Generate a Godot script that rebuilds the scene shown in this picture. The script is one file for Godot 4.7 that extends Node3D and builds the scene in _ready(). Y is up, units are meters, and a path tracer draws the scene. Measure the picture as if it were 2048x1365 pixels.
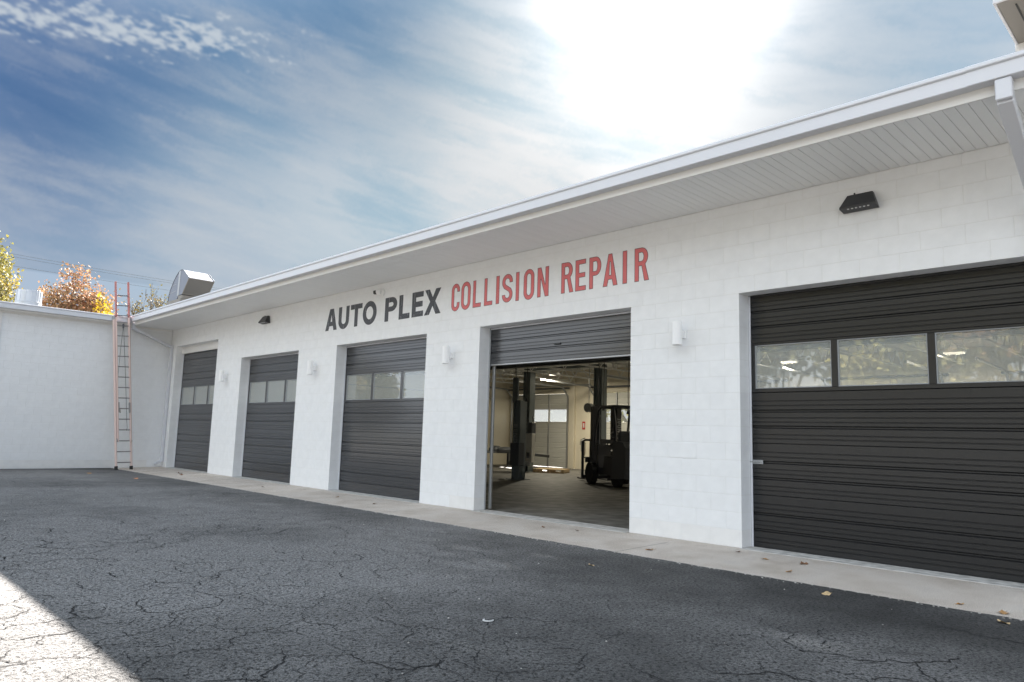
extends Node3D

const C := 0.2032          # one block course
const EXPOSURE := 8.2
const SUN_DIR := Vector3(-0.4606, 0.5650, -0.6846)   # towards the sun

var rng := RandomNumberGenerator.new()
var M := {}
var taken := {}

# ------------------------------------------------------------------ mesh builder
class MB:
	var v := PackedVector3Array()
	var n := PackedVector3Array()
	var uv := PackedVector2Array()
	var uv2 := PackedVector2Array()
	var col := PackedColorArray()
	var use_uv := false
	var use_uv2 := false
	var use_col := false
	var c := Color.WHITE

	func tri(p: Vector3, q: Vector3, r: Vector3, out: Vector3) -> void:
		var nn := (r - p).cross(q - p)
		if nn.length_squared() < 1e-18:
			return
		nn = nn.normalized()
		if nn.dot(out) < 0.0:
			var t := q
			q = r
			r = t
			nn = -nn
		v.append_array([p, q, r])
		n.append_array([nn, nn, nn])
		if use_col:
			col.append_array([c, c, c])

	func quad(p: Vector3, q: Vector3, r: Vector3, s: Vector3, out: Vector3) -> void:
		tri(p, q, r, out)
		tri(p, r, s, out)

	func quad_uv(p: Array, t: Array, out: Vector3) -> void:
		var before := v.size()
		tri(p[0], p[1], p[2], out)
		var flip: bool = v.size() > before and v[before + 1] != p[1]
		uv.append_array([t[0], t[2], t[1]] if flip else [t[0], t[1], t[2]])
		before = v.size()
		tri(p[0], p[2], p[3], out)
		flip = v.size() > before and v[before + 1] != p[2]
		uv.append_array([t[0], t[3], t[2]] if flip else [t[0], t[2], t[3]])
		use_uv = true

	func box(lo: Vector3, hi: Vector3, b := 0.0, t := Transform3D.IDENTITY) -> void:
		# a box with its edges cut by b
		b = minf(b, 0.45 * minf(hi.x - lo.x, minf(hi.y - lo.y, hi.z - lo.z)))
		var a := [lo, hi]
		var mid := (lo + hi) / 2.0
		for ax in 3:
			var u := (ax + 1) % 3
			var w := (ax + 2) % 3
			for s in 2:
				var o := Vector3.ZERO
				o[ax] = 1.0 if s else -1.0
				var p := []
				for k in [[0, 0], [1, 0], [1, 1], [0, 1]]:
					var x := Vector3.ZERO
					x[ax] = a[s][ax]
					x[u] = a[k[0]][u] + (b if k[0] == 0 else -b)
					x[w] = a[k[1]][w] + (b if k[1] == 0 else -b)
					p.append(t * x)
				quad(p[0], p[1], p[2], p[3], t.basis * o)
		if b <= 0.0:
			return
		for ax in 3:
			var u := (ax + 1) % 3
			var w := (ax + 2) % 3
			for su in 2:
				for sw in 2:
					var du := b if su == 0 else -b
					var dw := b if sw == 0 else -b
					var p := []
					for k in [[0, 0], [1, 0], [1, 1], [0, 1]]:
						var x := Vector3.ZERO
						x[ax] = a[k[0]][ax] + (b if k[0] == 0 else -b)
						x[u] = a[su][u] + (du if k[1] == 0 else 0.0)
						x[w] = a[sw][w] + (dw if k[1] == 1 else 0.0)
						p.append(t * x)
					var o := Vector3.ZERO
					o[u] = 1.0 if su else -1.0
					o[w] = 1.0 if sw else -1.0
					quad(p[0], p[1], p[2], p[3], t.basis * o)
		for i in 8:
			var s := [i & 1, (i >> 1) & 1, (i >> 2) & 1]
			var k := Vector3(a[s[0]].x, a[s[1]].y, a[s[2]].z)
			var d := Vector3(b if s[0] == 0 else -b, b if s[1] == 0 else -b, b if s[2] == 0 else -b)
			tri(t * (k + Vector3(0, d.y, d.z)), t * (k + Vector3(d.x, 0, d.z)), t * (k + Vector3(d.x, d.y, 0)), t.basis * (k - mid))

	func bar(p: Vector3, q: Vector3, w: float, h: float, b := 0.0, up := Vector3.UP) -> void:
		# a straight bar of section w x h from p to q
		var d := q - p
		var z := d.normalized()
		if absf(z.dot(up)) > 0.98:
			up = Vector3.RIGHT
		var x := up.cross(z).normalized()
		var y := z.cross(x)
		box(Vector3(-w / 2, -h / 2, 0), Vector3(w / 2, h / 2, d.length()), b, Transform3D(Basis(x, y, z), p))

	func extrude(poly: PackedVector2Array, t: Transform3D, length: float, caps := true) -> void:
		# polygon in the local x-y plane, pushed along local z
		var ccw := not Geometry2D.is_polygon_clockwise(poly)
		for i in poly.size():
			var p := poly[i]
			var q := poly[(i + 1) % poly.size()]
			var e := q - p
			var o := Vector3(e.y, -e.x, 0) * (1.0 if ccw else -1.0)
			quad(t * Vector3(p.x, p.y, 0), t * Vector3(q.x, q.y, 0), t * Vector3(q.x, q.y, length), t * Vector3(p.x, p.y, length), t.basis * o)
		if caps:
			var ix := Geometry2D.triangulate_polygon(poly)
			for i in range(0, ix.size(), 3):
				for s in 2:
					var z := length if s else 0.0
					tri(t * Vector3(poly[ix[i]].x, poly[ix[i]].y, z), t * Vector3(poly[ix[i + 1]].x, poly[ix[i + 1]].y, z), t * Vector3(poly[ix[i + 2]].x, poly[ix[i + 2]].y, z), t.basis * Vector3(0, 0, 1 if s else -1))

	func flat(poly: PackedVector2Array, t: Transform3D) -> void:
		var ix := Geometry2D.triangulate_polygon(poly)
		for i in range(0, ix.size(), 3):
			tri(t * Vector3(poly[ix[i]].x, poly[ix[i]].y, 0), t * Vector3(poly[ix[i + 1]].x, poly[ix[i + 1]].y, 0), t * Vector3(poly[ix[i + 2]].x, poly[ix[i + 2]].y, 0), t.basis.z)

	func smooth_quad(p: Array, nn: Array) -> void:
		# two triangles with given normals
		for k in [[0, 1, 2], [0, 2, 3]]:
			var a: Vector3 = p[k[0]]
			var b: Vector3 = p[k[1]]
			var d: Vector3 = p[k[2]]
			var g := (d - a).cross(b - a)
			if g.length_squared() < 1e-20:
				continue
			var o: Vector3 = nn[k[0]] + nn[k[1]] + nn[k[2]]
			if g.dot(o) < 0.0:
				v.append_array([a, d, b])
				n.append_array([nn[k[0]], nn[k[2]], nn[k[1]]])
			else:
				v.append_array([a, b, d])
				n.append_array([nn[k[0]], nn[k[1]], nn[k[2]]])
			if use_col:
				col.append_array([c, c, c])

	func tube(pts: Array, radii: Array, sides := 8, caps := true) -> void:
		var rings := []
		var norms := []
		var ref := Vector3.UP
		for i in pts.size():
			var d: Vector3 = (pts[mini(i + 1, pts.size() - 1)] - pts[maxi(i - 1, 0)]).normalized()
			if absf(d.dot(ref)) > 0.95:
				ref = Vector3.RIGHT if absf(d.x) < 0.9 else Vector3.BACK
			var x := ref.cross(d).normalized()
			var y := d.cross(x)
			ref = y
			var ring := []
			var nr := []
			for k in sides:
				var a := TAU * k / sides
				var o := x * cos(a) + y * sin(a)
				nr.append(o)
				ring.append(pts[i] + o * radii[mini(i, radii.size() - 1)])
			rings.append(ring)
			norms.append(nr)
		for i in pts.size() - 1:
			for k in sides:
				var l := (k + 1) % sides
				smooth_quad([rings[i][k], rings[i][l], rings[i + 1][l], rings[i + 1][k]], [norms[i][k], norms[i][l], norms[i + 1][l], norms[i + 1][k]])
		if caps:
			for e in 2:
				var i: int = (pts.size() - 1) if e else 0
				var o: Vector3 = (pts[i] - pts[i - 1]) if e else (pts[0] - pts[1])
				for k in range(1, sides - 1):
					tri(rings[i][0], rings[i][k], rings[i][k + 1], o)

	func lathe(prof: Array, t: Transform3D, sides := 24) -> void:
		# profile of (radius, height) turned round local y
		for i in prof.size() - 1:
			var p: Vector2 = prof[i]
			var q: Vector2 = prof[i + 1]
			var e := q - p
			var o := Vector2(e.y, -e.x).normalized()
			for k in sides:
				var a := TAU * k / sides
				var b := TAU * (k + 1) / sides
				var f := func(r: Vector2, g: float) -> Vector3: return t * Vector3(r.x * cos(g), r.y, r.x * sin(g))
				var h := func(g: float) -> Vector3: return (t.basis * Vector3(o.x * cos(g), o.y, o.x * sin(g))).normalized()
				smooth_quad([f.call(p, a), f.call(p, b), f.call(q, b), f.call(q, a)], [h.call(a), h.call(b), h.call(b), h.call(a)])

	func sphere(at: Vector3, r: Vector3, rows := 8, cols := 14) -> void:
		for i in rows:
			for k in cols:
				var p := []
				var nn := []
				for s in [[0, 0], [0, 1], [1, 1], [1, 0]]:
					var a: float = PI * (i + s[0]) / rows
					var b: float = TAU * (k + s[1]) / cols
					var d := Vector3(sin(a) * cos(b), cos(a), sin(a) * sin(b))
					p.append(at + d * r)
					nn.append((d / r).normalized())
				smooth_quad(p, nn)

	func mesh() -> ArrayMesh:
		var a := []
		a.resize(Mesh.ARRAY_MAX)
		a[Mesh.ARRAY_VERTEX] = v
		a[Mesh.ARRAY_NORMAL] = n
		if use_uv:
			a[Mesh.ARRAY_TEX_UV] = uv
		if use_uv2:
			a[Mesh.ARRAY_TEX_UV2] = uv2
		if use_col:
			a[Mesh.ARRAY_COLOR] = col
		var m := ArrayMesh.new()
		m.add_surface_from_arrays(Mesh.PRIMITIVE_TRIANGLES, a)
		return m

# ------------------------------------------------------------------ nodes
func numbered(called: String) -> String:
	if not taken.has(called):
		taken[called] = 0
		return called
	taken[called] += 1
	return "%s_%03d" % [called, taken[called]]

func tag(o: Node3D, label: String, category: String, group := "", kind := "") -> Node3D:
	o.set_meta("label", label)
	if category:
		o.set_meta("category", category)
	if group:
		o.set_meta("group", group)
	if kind:
		o.set_meta("kind", kind)
	return o

func thing(called: String, label: String, category: String, at := Vector3.ZERO, turn := 0.0, group := "") -> Node3D:
	var o := Node3D.new()
	o.name = numbered(called)
	o.position = at
	o.rotation.y = turn
	add_child(o, true)
	tag(o, label, category, group)
	return o

func put(called: String, m: Mesh, mat: Material, parent: Node3D = null, kind := "") -> MeshInstance3D:
	var o := MeshInstance3D.new()
	o.mesh = m
	o.material_override = mat
	if parent:
		if not parent.has_meta("_c_" + called):
			parent.set_meta("_c_" + called, 0)
			o.name = called
		else:
			var k: int = parent.get_meta("_c_" + called) + 1
			parent.set_meta("_c_" + called, k)
			o.name = "%s_%03d" % [called, k]
		parent.add_child(o, true)
	else:
		o.name = numbered(called)
		add_child(o, true)
	if kind:
		o.set_meta("kind", kind)
	return o

func group_part(called: String, parent: Node3D) -> Node3D:
	var o := Node3D.new()
	var k: int = parent.get_meta("_c_" + called, -1) + 1
	parent.set_meta("_c_" + called, k)
	o.name = called if k == 0 else "%s_%03d" % [called, k]
	parent.add_child(o, true)
	return o

func struct(called: String, m: Mesh, mat: Material) -> MeshInstance3D:
	return put(called, m, mat, null, "structure")

# ------------------------------------------------------------------ materials
func lin(r: float, g: float, b: float) -> Color:
	return Color(r, g, b).linear_to_srgb()

func mat(called: String, color: Color, rough := 0.6, metal := 0.0, spec := 0.5) -> StandardMaterial3D:
	var m := StandardMaterial3D.new()
	m.resource_name = called
	m.albedo_color = color
	m.roughness = rough
	m.metallic = metal
	m.metallic_specular = spec
	M[called] = m
	return m

func noise_tex(size: int, freq: float, octaves: int, kind := FastNoiseLite.TYPE_SIMPLEX_SMOOTH, as_normal := false, bump := 4.0, lo := 0.0, hi := 1.0, sd := 1) -> NoiseTexture2D:
	var f := FastNoiseLite.new()
	f.noise_type = kind
	f.seed = sd
	f.frequency = freq
	f.fractal_octaves = octaves
	var t := NoiseTexture2D.new()
	t.width = size
	t.height = size
	t.seamless = true
	t.noise = f
	t.as_normal_map = as_normal
	t.bump_strength = bump
	if not as_normal:
		var g := Gradient.new()
		g.set_color(0, Color(lo, lo, lo))
		g.set_color(1, Color(hi, hi, hi))
		t.color_ramp = g
	return t

func triplanar(m: StandardMaterial3D, scale: float) -> StandardMaterial3D:
	m.uv1_triplanar = true
	m.uv1_world_triplanar = true
	m.uv1_scale = Vector3.ONE * scale
	return m

func make_materials() -> void:
	var pits := noise_tex(512, 0.06, 4, FastNoiseLite.TYPE_SIMPLEX_SMOOTH, true, 3.0, 0, 1, 3)
	var mottle := noise_tex(512, 0.006, 5, FastNoiseLite.TYPE_SIMPLEX_SMOOTH, false, 1, 0.975, 1.0, 5)
	for k in 3:
		var t: float = [0.885, 0.879, 0.889][k]
		var m := triplanar(mat("white_block_paint_%d" % k, lin(t * 0.985, t * 0.993, t), 0.55), 1.6)
		m.normal_enabled = true
		m.normal_texture = pits
		m.normal_scale = 0.12
		m.albedo_texture = mottle
	var dm := triplanar(mat("dusty_block_paint", lin(0.865, 0.855, 0.84), 0.65), 0.7)
	dm.normal_enabled = true
	dm.normal_texture = pits
	dm.normal_scale = 0.15
	dm.albedo_texture = noise_tex(512, 0.012, 5, FastNoiseLite.TYPE_SIMPLEX_SMOOTH, false, 1, 0.965, 1.0, 51)
	var jm := triplanar(mat("white_joint_paint", lin(0.83, 0.83, 0.825), 0.6), 1.6)
	jm.albedo_texture = mottle
	mat("white_metal", lin(0.66, 0.67, 0.71), 0.35)
	mat("white_trim", lin(0.82, 0.81, 0.79), 0.5)
	for k in 3:
		var t: float = [0.89, 0.882, 0.898][k]
		mat("soffit_vinyl_%d" % k, lin(t, t, t * 0.99), 0.45)
	mat("soffit_gap", lin(0.42, 0.42, 0.42), 0.8)
	for k in 2:
		var m := triplanar(mat(["black_door_paint", "sky_sheen_door_paint"][k], lin(0.013, 0.013, 0.0135) if k == 0 else lin(0.014, 0.015, 0.018), 0.30 if k == 0 else 0.30, 0.0, 0.54 if k == 0 else 0.66), 0.35)
		if k == 1:  # same black paint, made bluer and glossier to bring up the sky reflection
			m.clearcoat_enabled = true
			m.clearcoat = 0.62
			m.clearcoat_roughness = 0.12
	mat("dark_trim", lin(0.02, 0.02, 0.021), 0.5)
	mat("pane_frame", lin(0.32, 0.33, 0.34), 0.4)
	var gl := mat("glass", Color(0.92, 0.95, 0.94, 0.10), 0.015, 0.14, 0.75)
	gl.transparency = BaseMaterial3D.TRANSPARENCY_ALPHA
	mat("galvanised", lin(0.42, 0.43, 0.44), 0.42, 0.7)
	mat("vent_metal", lin(0.22, 0.24, 0.29), 0.6, 0.25)
	mat("drum_metal", lin(0.62, 0.66, 0.72), 0.4, 0.4)
	mat("dark_seam", lin(0.12, 0.13, 0.15), 0.5, 0.5)
	mat("vent_screen", lin(0.17, 0.17, 0.165), 0.8)
	mat("letter_black", lin(0.075, 0.078, 0.088), 0.6)
	mat("letter_red", lin(0.70, 0.165, 0.165), 0.55)
	mat("letter_outline", lin(0.13, 0.08, 0.09), 0.6)
	mat("fixture_white", lin(0.93, 0.93, 0.93), 0.35)
	mat("fixture_black", lin(0.035, 0.036, 0.04), 0.45)
	mat("lens", lin(0.6, 0.6, 0.6), 0.15)
	mat("fibreglass_pink", lin(0.68, 0.53, 0.49), 0.55)
	mat("fibreglass_red", lin(0.36, 0.13, 0.12), 0.5)
	mat("aluminium", lin(0.45, 0.46, 0.47), 0.4, 0.8)
	mat("rung_dark", lin(0.30, 0.29, 0.285), 0.5, 0.4)
	mat("rubber", lin(0.02, 0.02, 0.02), 0.8)
	mat("rope", lin(0.10, 0.11, 0.11), 0.9)
	mat("steel_dark", lin(0.085, 0.092, 0.10), 0.5)
	mat("steel_black", lin(0.06, 0.06, 0.064), 0.45)
	mat("lift_paint", lin(0.19, 0.22, 0.222), 0.5)
	mat("letter_pale", lin(0.35, 0.36, 0.36), 0.6)
	var cream := triplanar(mat("cream_wall", lin(0.76, 0.70, 0.57), 0.6), 0.5)
	cream.albedo_texture = mottle
	mat("ceiling_white", lin(0.68, 0.68, 0.66), 0.7)
	mat("joist_white", lin(0.68, 0.68, 0.66), 0.5)
	mat("beam_grey", lin(0.16, 0.17, 0.17), 0.6)
	mat("back_door_grey", lin(0.66, 0.66, 0.62), 0.5)
	mat("wood_pale", lin(0.45, 0.33, 0.19), 0.8)
	mat("sign_red", lin(0.5, 0.03, 0.03), 0.5)
	mat("orange_plastic", lin(0.6, 0.12, 0.02), 0.5)
	mat("white_plastic", lin(0.75, 0.75, 0.74), 0.5)
	mat("roof_membrane", lin(0.10, 0.10, 0.10), 0.85)
	mat("brown_metal", lin(0.24, 0.225, 0.20), 0.6)
	mat("bark", lin(0.10, 0.085, 0.07), 0.9)
	var lamp := mat("tube_glow", lin(0.9, 0.88, 0.8), 0.4)
	lamp.emission_enabled = true
	lamp.emission = Color(1.0, 0.96, 0.86)
	lamp.emission_energy_multiplier = 0.15
	var leaf := mat("foliage", Color.WHITE, 0.65)
	leaf.vertex_color_use_as_albedo = true
	leaf.backlight_enabled = true
	leaf.backlight = Color(0.75, 0.75, 0.75)
	var dry := mat("dry_leaf", Color.WHITE, 0.75)
	dry.vertex_color_use_as_albedo = true
	var peb := mat("pebble", Color.WHITE, 0.9)
	peb.vertex_color_use_as_albedo = true
	mat("crack", lin(0.010, 0.010, 0.011), 0.95)
	# concrete
	var cf := noise_tex(1024, 0.11, 3, FastNoiseLite.TYPE_SIMPLEX, false, 1, 0.60, 1.12, 21)
	var ap := triplanar(mat("apron_concrete", lin(0.93, 0.85, 0.78), 0.9), 0.8)
	ap.albedo_texture = cf
	ap.normal_enabled = true
	ap.normal_texture = noise_tex(1024, 0.10, 4, FastNoiseLite.TYPE_SIMPLEX, true, 6.0, 0, 1, 22)
	ap.normal_scale = 1.2
	ap.detail_enabled = true
	ap.detail_blend_mode = BaseMaterial3D.BLEND_MODE_MUL
	ap.detail_uv_layer = BaseMaterial3D.DETAIL_UV_2
	var st := noise_tex(1024, 0.009, 7, FastNoiseLite.TYPE_SIMPLEX_SMOOTH, false, 1, 0.0, 1.0, 35)
	var sg := Gradient.new()
	sg.offsets = PackedFloat32Array([0.0, 0.28, 0.5, 0.72, 1.0])
	sg.colors = PackedColorArray([Color(0.90, 0.88, 0.85), Color(0.95, 0.935, 0.915), Color(0.98, 0.97, 0.955), Color(1, 0.995, 0.985), Color(0.965, 0.96, 0.955)])
	st.color_ramp = sg
	ap.detail_albedo = st


	var sill := triplanar(mat("sill_concrete", lin(0.70, 0.68, 0.65), 0.7), 0.5)
	sill.albedo_texture = noise_tex(512, 0.02, 5, FastNoiseLite.TYPE_SIMPLEX, false, 1, 0.75, 1.0, 25)
	var gv := triplanar(mat("gravel", lin(0.22, 0.21, 0.195), 0.9), 0.3)  # pale ground for the added lot that bounces sunlight
	gv.albedo_texture = noise_tex(512, 0.06, 4, FastNoiseLite.TYPE_SIMPLEX, false, 1, 0.7, 1.0, 28)
	var fl := triplanar(mat("floor_concrete", lin(0.23, 0.22, 0.20), 0.62), 0.22)
	fl.albedo_texture = noise_tex(1024, 0.008, 6, FastNoiseLite.TYPE_SIMPLEX, false, 1, 0.55, 1.0, 26)
	var gr := triplanar(mat("dry_grass", lin(0.10, 0.10, 0.045), 0.95), 0.3)
	gr.albedo_texture = noise_tex(512, 0.05, 5, FastNoiseLite.TYPE_SIMPLEX, false, 1, 0.5, 1.0, 27)

func make_asphalt() -> void:
	# grain: small stones and pits, one tile of 2 m
	var s := 1024
	var im := Image.create(s, s, false, Image.FORMAT_RGB8)
	var ht := Image.create(s, s, false, Image.FORMAT_RGB8)
	var f := FastNoiseLite.new()
	f.noise_type = FastNoiseLite.TYPE_CELLULAR
	f.cellular_return_type = FastNoiseLite.RETURN_DISTANCE
	f.seed = 4
	f.frequency = 0.16
	f.fractal_octaves = 2
	var cells := f.get_seamless_image(s, s, false, false, 0.05)
	f.cellular_return_type = FastNoiseLite.RETURN_CELL_VALUE
	f.fractal_type = FastNoiseLite.FRACTAL_NONE
	var tone := f.get_seamless_image(s, s, false, false, 0.05)
	var g := FastNoiseLite.new()
	g.noise_type = FastNoiseLite.TYPE_SIMPLEX_SMOOTH
	g.seed = 6
	g.frequency = 0.035
	g.fractal_octaves = 4
	var lumps := g.get_seamless_image(s, s, false, false, 0.05)
	cells.convert(Image.FORMAT_L8)
	tone.convert(Image.FORMAT_L8)
	lumps.convert(Image.FORMAT_L8)
	var a := cells.get_data()
	var b := tone.get_data()
	var d := lumps.get_data()
	var o := PackedByteArray()
	o.resize(s * s * 3)
	var h := PackedByteArray()
	h.resize(s * s * 3)
	for i in s * s:
		var stone := a[i] / 255.0
		var pit := clampf((0.37 - d[i] / 255.0) * 6.0, 0.0, 1.0)
		var e := 0.62 + 0.28 * (b[i] / 255.0) + 0.18 * (d[i] / 255.0 - 0.5) - 0.34 * stone
		e *= 1.0 - 0.62 * pit
		var q := int(clampf(e, 0.0, 1.0) * 255.0)
		o[i * 3] = q
		o[i * 3 + 1] = q
		o[i * 3 + 2] = q
		var w := int(clampf(0.75 - 0.5 * stone + 0.25 * (d[i] / 255.0 - 0.5) - 0.45 * pit, 0.0, 1.0) * 255.0)
		h[i * 3] = w
		h[i * 3 + 1] = w
		h[i * 3 + 2] = w
	im.set_data(s, s, false, Image.FORMAT_RGB8, o)
	ht.set_data(s, s, false, Image.FORMAT_RGB8, h)
	ht.bump_map_to_normal_map(7.0)
	# wear over the yard, 24 m by 12 m
	var w2 := 1024
	var h2 := 512
	var wear := Image.create(w2, h2, false, Image.FORMAT_RGB8)
	var n1 := FastNoiseLite.new()
	n1.seed = 31
	n1.frequency = 0.006
	n1.fractal_octaves = 5
	var n2 := FastNoiseLite.new()
	n2.seed = 33
	n2.frequency = 0.05
	n2.fractal_octaves = 4
	var px := PackedByteArray()
	px.resize(w2 * h2 * 3)
	var r := RandomNumberGenerator.new()
	r.seed = 77
	var blots := []
	for k in 46:
		blots.append([Vector2(r.randf_range(-9.0, 4.5), r.randf_range(1.6, 7.5)), r.randf_range(0.05, 0.22), r.randf_range(0.04, 0.30)])
	for k in 14:
		blots.append([Vector2(r.randf_range(-3.6, 0.6), r.randf_range(1.8, 3.6)), r.randf_range(0.06, 0.16), r.randf_range(0.3, 0.55)])
	for y in h2:
		for x in w2:
			var wx := -18.0 + 24.0 * x / w2
			var wz := 0.0 + 12.0 * y / h2
			var e := 0.80 + 0.26 * n1.get_noise_2d(x, y * 1.0) + 0.10 * n2.get_noise_2d(x, y)
			# fresher, darker sealing in a band beside the apron
			e -= 0.14 * clampf(1.0 - absf(wz - 1.9 - 0.5 * n1.get_noise_2d(x * 1.7, 91.0)) / 1.3, 0.0, 1.0)
			e += 0.27 * clampf((3.4 - wx) / 3.4, 0.0, 1.0) - 0.12
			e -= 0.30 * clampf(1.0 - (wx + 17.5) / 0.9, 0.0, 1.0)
			px[(y * w2 + x) * 3] = int(clampf(e, 0, 1) * 255)
			px[(y * w2 + x) * 3 + 1] = int(clampf(e * 1.0, 0, 1) * 255)
			px[(y * w2 + x) * 3 + 2] = int(clampf(e, 0, 1) * 255)
	for bl in blots:
		var cx := int((bl[0].x + 18.0) / 24.0 * w2)
		var cy := int(bl[0].y / 12.0 * h2)
		var rad := int(bl[1] / 24.0 * w2) + 2
		for y in range(maxi(cy - rad, 0), mini(cy + rad, h2)):
			for x in range(maxi(cx - rad * 2, 0), mini(cx + rad * 2, w2)):
				var q := Vector2((x - cx) / 2.0, y - cy).length() / rad + 0.5 * n2.get_noise_2d(x * 3.0, y * 3.0)
				if q < 1.0:
					for ch in 3:
						var i: int = (y * w2 + x) * 3 + ch
						px[i] = mini(255, int(px[i] * (1.0 + bl[2] * (1.0 - q) * [1.0, 0.97, 0.88][ch])))
	wear.set_data(w2, h2, false, Image.FORMAT_RGB8, px)
	var m := mat("asphalt", lin(0.585, 0.572, 0.565), 0.85, 0.0, 0.5)
	m.albedo_texture = ImageTexture.create_from_image(im)
	m.normal_enabled = true
	m.normal_texture = ImageTexture.create_from_image(ht)
	m.normal_scale = 1.0
	m.detail_enabled = true
	m.detail_blend_mode = BaseMaterial3D.BLEND_MODE_MUL
	m.detail_uv_layer = BaseMaterial3D.DETAIL_UV_2
	m.detail_albedo = ImageTexture.create_from_image(wear)

# ------------------------------------------------------------------ sky
func sky_image() -> Image:
	# broad tones as (azimuth, elevation, red, green, blue) in degrees and display values, then cloud streaks on a flat layer
	var K := [
		[-83, 26, 66, 104, 154, 1], [-80, 20, 52, 92, 144, 1], [-72, 24, 56, 100, 150, 1], [-64, 27, 72, 114, 160, 1], [-57, 30, 74, 116, 158, 1],
		[-82, 17, 84, 118, 162, 1], [-75, 19, 108, 140, 176, 1], [-66, 24, 122, 156, 184, 1], [-67, 20, 168, 188, 203, 1], [-57, 25, 146, 174, 192, 1],
		[-50, 30, 158, 178, 190, 1], [-51, 25, 214, 218, 220, 1], [-80, 14, 150, 170, 194, 1], [-69, 15, 176, 191, 206, 1], [-72, 17, 168, 184, 200, 1],
		[-81, 10, 174, 186, 202, 1], [-70, 9, 174, 188, 203, 1], [-61, 16, 182, 198, 210, 1], [-60, 20, 206, 212, 218, 1], [-56, 15, 192, 207, 216, 1],
		[-49, 20, 224, 226, 228, 1], [-45, 29, 218, 219, 221, 1], [-44, 24, 246, 246, 246, 1], [-38, 27, 255, 254, 252, 1], [-35, 22, 252, 252, 252, 1],
		[-30, 25, 244, 244, 244, 1], [-26, 30, 236, 236, 236, 1], [-43, 20, 216, 218, 220, 1], [-24, 25, 206, 211, 216, 1], [-22, 29, 138, 162, 184, 1],
		[-19, 27, 142, 168, 190, 1], [-20, 24, 205, 212, 217, 1], [-13, 28, 150, 178, 203, 1], [-14, 24, 188, 203, 215, 1],
		[-40, 8, 225, 228, 232, 1], [-20, 8, 232, 234, 236, 1], [0, 10, 218, 226, 234, 2], [20, 20, 200, 215, 230, 3], [20, 45, 194, 212, 232, 3],
		[60, 10, 208, 220, 236, 4], [60, 30, 190, 208, 234, 4], [110, 12, 226, 236, 248, 4], [110, 32, 210, 226, 248, 4], [160, 12, 248, 251, 255, 4], [160, 32, 240, 249, 255, 4],
		[-160, 12, 248, 251, 255, 4], [-160, 32, 238, 247, 255, 4], [-115, 12, 222, 230, 241, 3], [-115, 32, 206, 222, 242, 4], [-60, 45, 160, 186, 210, 3], [-20, 45, 215, 224, 233, 3],
		[150, 55, 234, 244, 255, 5], [-110, 55, 214, 228, 246, 5], [40, 60, 220, 234, 250, 5], [0, 85, 222, 236, 252, 6]]
	var lw := 240
	var lh := 60
	var low := Image.create(lw, lh, false, Image.FORMAT_RGBF)
	var dirs := []
	for k in K:
		var az := deg_to_rad(k[0])
		var el := deg_to_rad(k[1])
		var cc := Color8(k[2], k[3], k[4]).srgb_to_linear()
		dirs.append([Vector3(sin(az) * cos(el), sin(el), -cos(az) * cos(el)), Vector3(cc.r, cc.g, cc.b), 1.0 / pow(deg_to_rad(2.7 * k[5] + (0.7 if k[5] < 2 else 2.5)), 2.0)])
	for y in lh:
		var el := (0.5 - (y + 0.5) / lh * 0.5) * PI
		for x in lw:
			var az := (x + 0.5) / lw * TAU
			var p := Vector3(sin(az) * cos(el), sin(el), -cos(az) * cos(el))
			var sum := Vector3.ZERO
			var tot := 0.0
			for k in dirs:
				var d2: float = 2.0 - 2.0 * p.dot(k[0])
				var w: float = exp(-0.5 * d2 * k[2]) + 1e-5 * exp(-d2 * 9.0)
				sum += k[1] * w
				tot += w
			sum *= (1.0 + 1.05 * smoothstep(-0.15, 0.75, p.z)) / tot   # gain added to the unseen sky behind the camera, lights the shaded wall
			low.set_pixel(x, y, Color(sum.x, sum.y, sum.z))
	var W := 3072
	var H := 768
	# keep the seam whole: widen by copies on both sides before enlarging
	var wide := Image.create(lw + 8, lh, false, Image.FORMAT_RGBF)
	wide.blit_rect(low, Rect2i(lw - 4, 0, 4, lh), Vector2i(0, 0))
	wide.blit_rect(low, Rect2i(0, 0, lw, lh), Vector2i(4, 0))
	wide.blit_rect(low, Rect2i(0, 0, 4, lh), Vector2i(lw + 4, 0))
	wide.resize(int(W * (lw + 8.0) / lw), H, Image.INTERPOLATE_CUBIC)
	var base := wide.get_region(Rect2i(int(W * 4.0 / lw), 0, W, H))
	var src := base.get_data().to_float32_array()
	var out := PackedFloat32Array()
	out.resize(W * H * 2 * 4)
	var f1 := FastNoiseLite.new()
	f1.seed = 12
	f1.frequency = 1.0
	f1.fractal_octaves = 5
	f1.fractal_gain = 0.52
	f1.domain_warp_enabled = true
	f1.domain_warp_amplitude = 0.30
	f1.domain_warp_frequency = 1.1
	var f2 := FastNoiseLite.new()
	f2.seed = 15
	f2.frequency = 1.0
	f2.fractal_octaves = 4
	f2.fractal_gain = 0.6
	f2.domain_warp_enabled = true
	f2.domain_warp_amplitude = 0.45
	f2.domain_warp_frequency = 0.9
	var f3 := FastNoiseLite.new()
	f3.seed = 18
	f3.noise_type = FastNoiseLite.TYPE_SIMPLEX
	f3.frequency = 1.0
	f3.fractal_octaves = 4
	var sun := SUN_DIR.normalized()
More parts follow.
